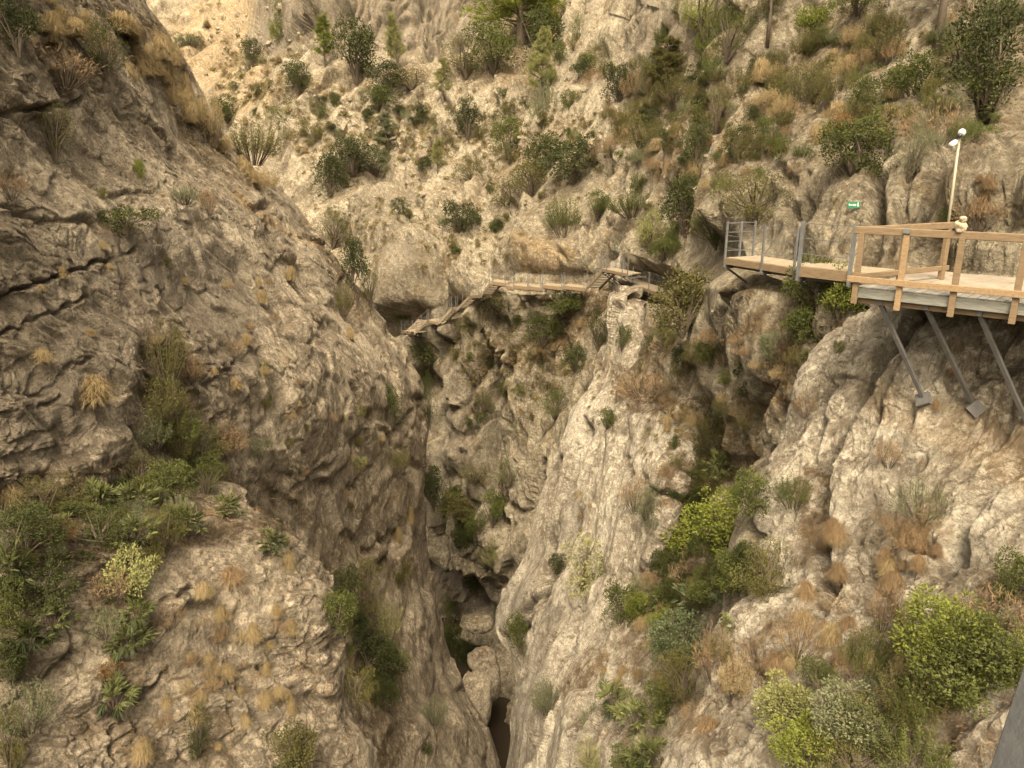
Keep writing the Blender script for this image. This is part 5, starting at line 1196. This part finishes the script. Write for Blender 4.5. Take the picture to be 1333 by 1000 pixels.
# dry grass and litter lying in the gullies: far too many blades to count
def litter():
    rng = np.random.default_rng(77); pos, L = [], []
    for (o, (nm, V, N)) in zip([bpy.data.objects[n] for n, _, _ in SHEETS], SHEETS):
        c = np.empty(len(V) * 4, np.float32); o.data.color_attributes["cover"].data.foreach_get("color", c); c = c.reshape(-1, 4)
        x, y, d = proj(V); w_ = np.clip(c[:, 0] * 1.1 + np.clip(N[:, 2] - .55, 0, 1) * .9, 0, 1) * ((x > -20) & (x < 1353) & (y > -20) & (y < 1020)) * (d < 150)
        n = int(w_.sum() * .085); k = rng.choice(len(V), n, p=w_ / w_.sum()); pos.append(V[k]); L.append(np.clip(d[k] * .0085, .10, .8))
    pos = np.concatenate(pos); L = np.concatenate(L); n = len(pos); pos = pos + rng.normal(size=pos.shape) * .04
    dirs = unit(rng.normal(size=(n, 3)) * np.array([.8, .8, .4]) + np.array([-.2, -.3, .45]))
    x, y, _ = proj(pos); gold = (((y < 260) & (x < 380)) | ((y < 60) & (x < 900)))
    for nm, m_, sel, lab in (("dry_grass", 'brown', ~gold, "dry brown grass and litter covering the gullies and ledges"), ("golden_grass", 'gold', gold, "golden dry grass covering the left cliff top and the far hillside")):
        k = int(sel.sum()); me = leaves_mesh(nm, pos[sel], dirs[sel], L[sel] * rng.uniform(.6, 1.5, k), L[sel] * .10, rng.uniform(0, .9, k), rng, .35); me.materials.append(LM[m_])
        o = bpy.data.objects.new(nm, me); COL.objects.link(o); o['kind'] = 'stuff'; o['label'] = lab
    print("litter", n)
litter()
def cover():                             # the tiniest shrubs and tufts, past counting, as one ground cover for greens and one for straw
    for nm, dry, lab in (("scrub_cover", False, "tiny green scrub dotting the far slopes and walls"), ("straw_cover", True, "tiny straw tufts dotting the far slopes and walls")):
        rng = np.random.default_rng(9); pos, dirs, L, val = [], [], [], []
        pts = [t for t in TINY if (t[3] in ('hair', 'mat', 'twig')) == dry]
        z_ = [(330, 100, 50), (430, 170, 60), (540, 190, 60), (640, 190, 60), (720, 190, 60), (860, 160, 80), (1000, 120, 90), (1200, 90, 90), (620, 470, 70), (720, 480, 60), (900, 560, 50), (860, 800, 40), (480, 300, 60), (600, 310, 60)]
        for _ in range(1500 if dry else 1500):
            c = z_[rng.integers(len(z_))]; pts.append((c[0] + rng.normal() * c[2] * .6, c[1] + rng.normal() * c[2] * .5, rng.uniform(3.5, 9), '', ''))
        for x, y, w_, _, _ in pts:
            if x < 250 + max(0, y - 100) * .9 and y < 700: continue
            p, nn = at(x, y)
            if p is None: continue
            r = w_ * p.y / F * .55; m_ = 70; d = unit(rng.normal(size=(m_, 3)) + np.array([0, -.2, .5])); pos.append(np.array(p) + d * r * rng.uniform(.2, .9, m_)[:, None]); dirs.append(d + rng.normal(size=(m_, 3)) * .4)
            L.append(np.full(m_, r * (.7 if dry else .38))); val.append(rng.uniform(.1, .5) + rng.uniform(0, .5, m_))
        pos, dirs, L, val = map(np.concatenate, (pos, dirs, L, val))
        me = leaves_mesh(nm, pos, dirs, L, L * (.12 if dry else .5), val, rng); me.materials.append(LM['gold' if dry else 'olive'])
        o = bpy.data.objects.new(nm, me); COL.objects.link(o); o['kind'] = 'stuff'; o['label'] = lab
cover()
# loose stones on the far slope: rubble past counting
def scree():
    rng = np.random.default_rng(5); base = []
    for s in range(4):
        m = rock_mesh("stone", 60 + s, 1, .8); co = np.empty(len(m.vertices) * 3, np.float32); m.vertices.foreach_get("co", co); tri = np.empty(len(m.polygons) * 3, np.int32); m.polygons.foreach_get("vertices", tri); base.append((co.reshape(-1, 3), tri.reshape(-1, 3))); bpy.data.meshes.remove(m)
    Vs, Fs, b = [], [], 0
    path = np.array([(330, 100), (420, 170), (500, 170), (560, 210), (620, 200), (640, 300), (760, 170), (900, 230), (990, 400), (880, 600), (850, 860), (300, 60), (450, 250), (640, 150), (330, 60)])
    for i in range(1000):
        c = path[rng.integers(len(path))]; x, y = c + rng.normal(size=2) * (46, 34)
        p, nn = at(x, y)
        if p is None or x < 260 or y < -10: continue
        r = p.y * rng.lognormal(0, .5) * .0018; co, tri = base[rng.integers(4)]; q = rng.normal(size=4); q /= np.linalg.norm(q)
        Rm = np.array(__import__('mathutils').Quaternion(q.tolist()).to_matrix()); Vs.append((co @ Rm.T) * r + np.array(p)); Fs.append(tri + b); b += len(co)
    me = mesh_from("scree", np.concatenate(Vs), np.concatenate(Fs), False); me.color_attributes.new("cover", 'FLOAT_COLOR', 'POINT').data.foreach_set("color", np.zeros(b * 4, np.float32)); me.materials.append(M_ROCK_B)
    o = bpy.data.objects.new("scree", me); COL.objects.link(o); o['kind'] = 'stuff'; o['label'] = "loose pale stones strewn over the slopes and gullies"
scree()
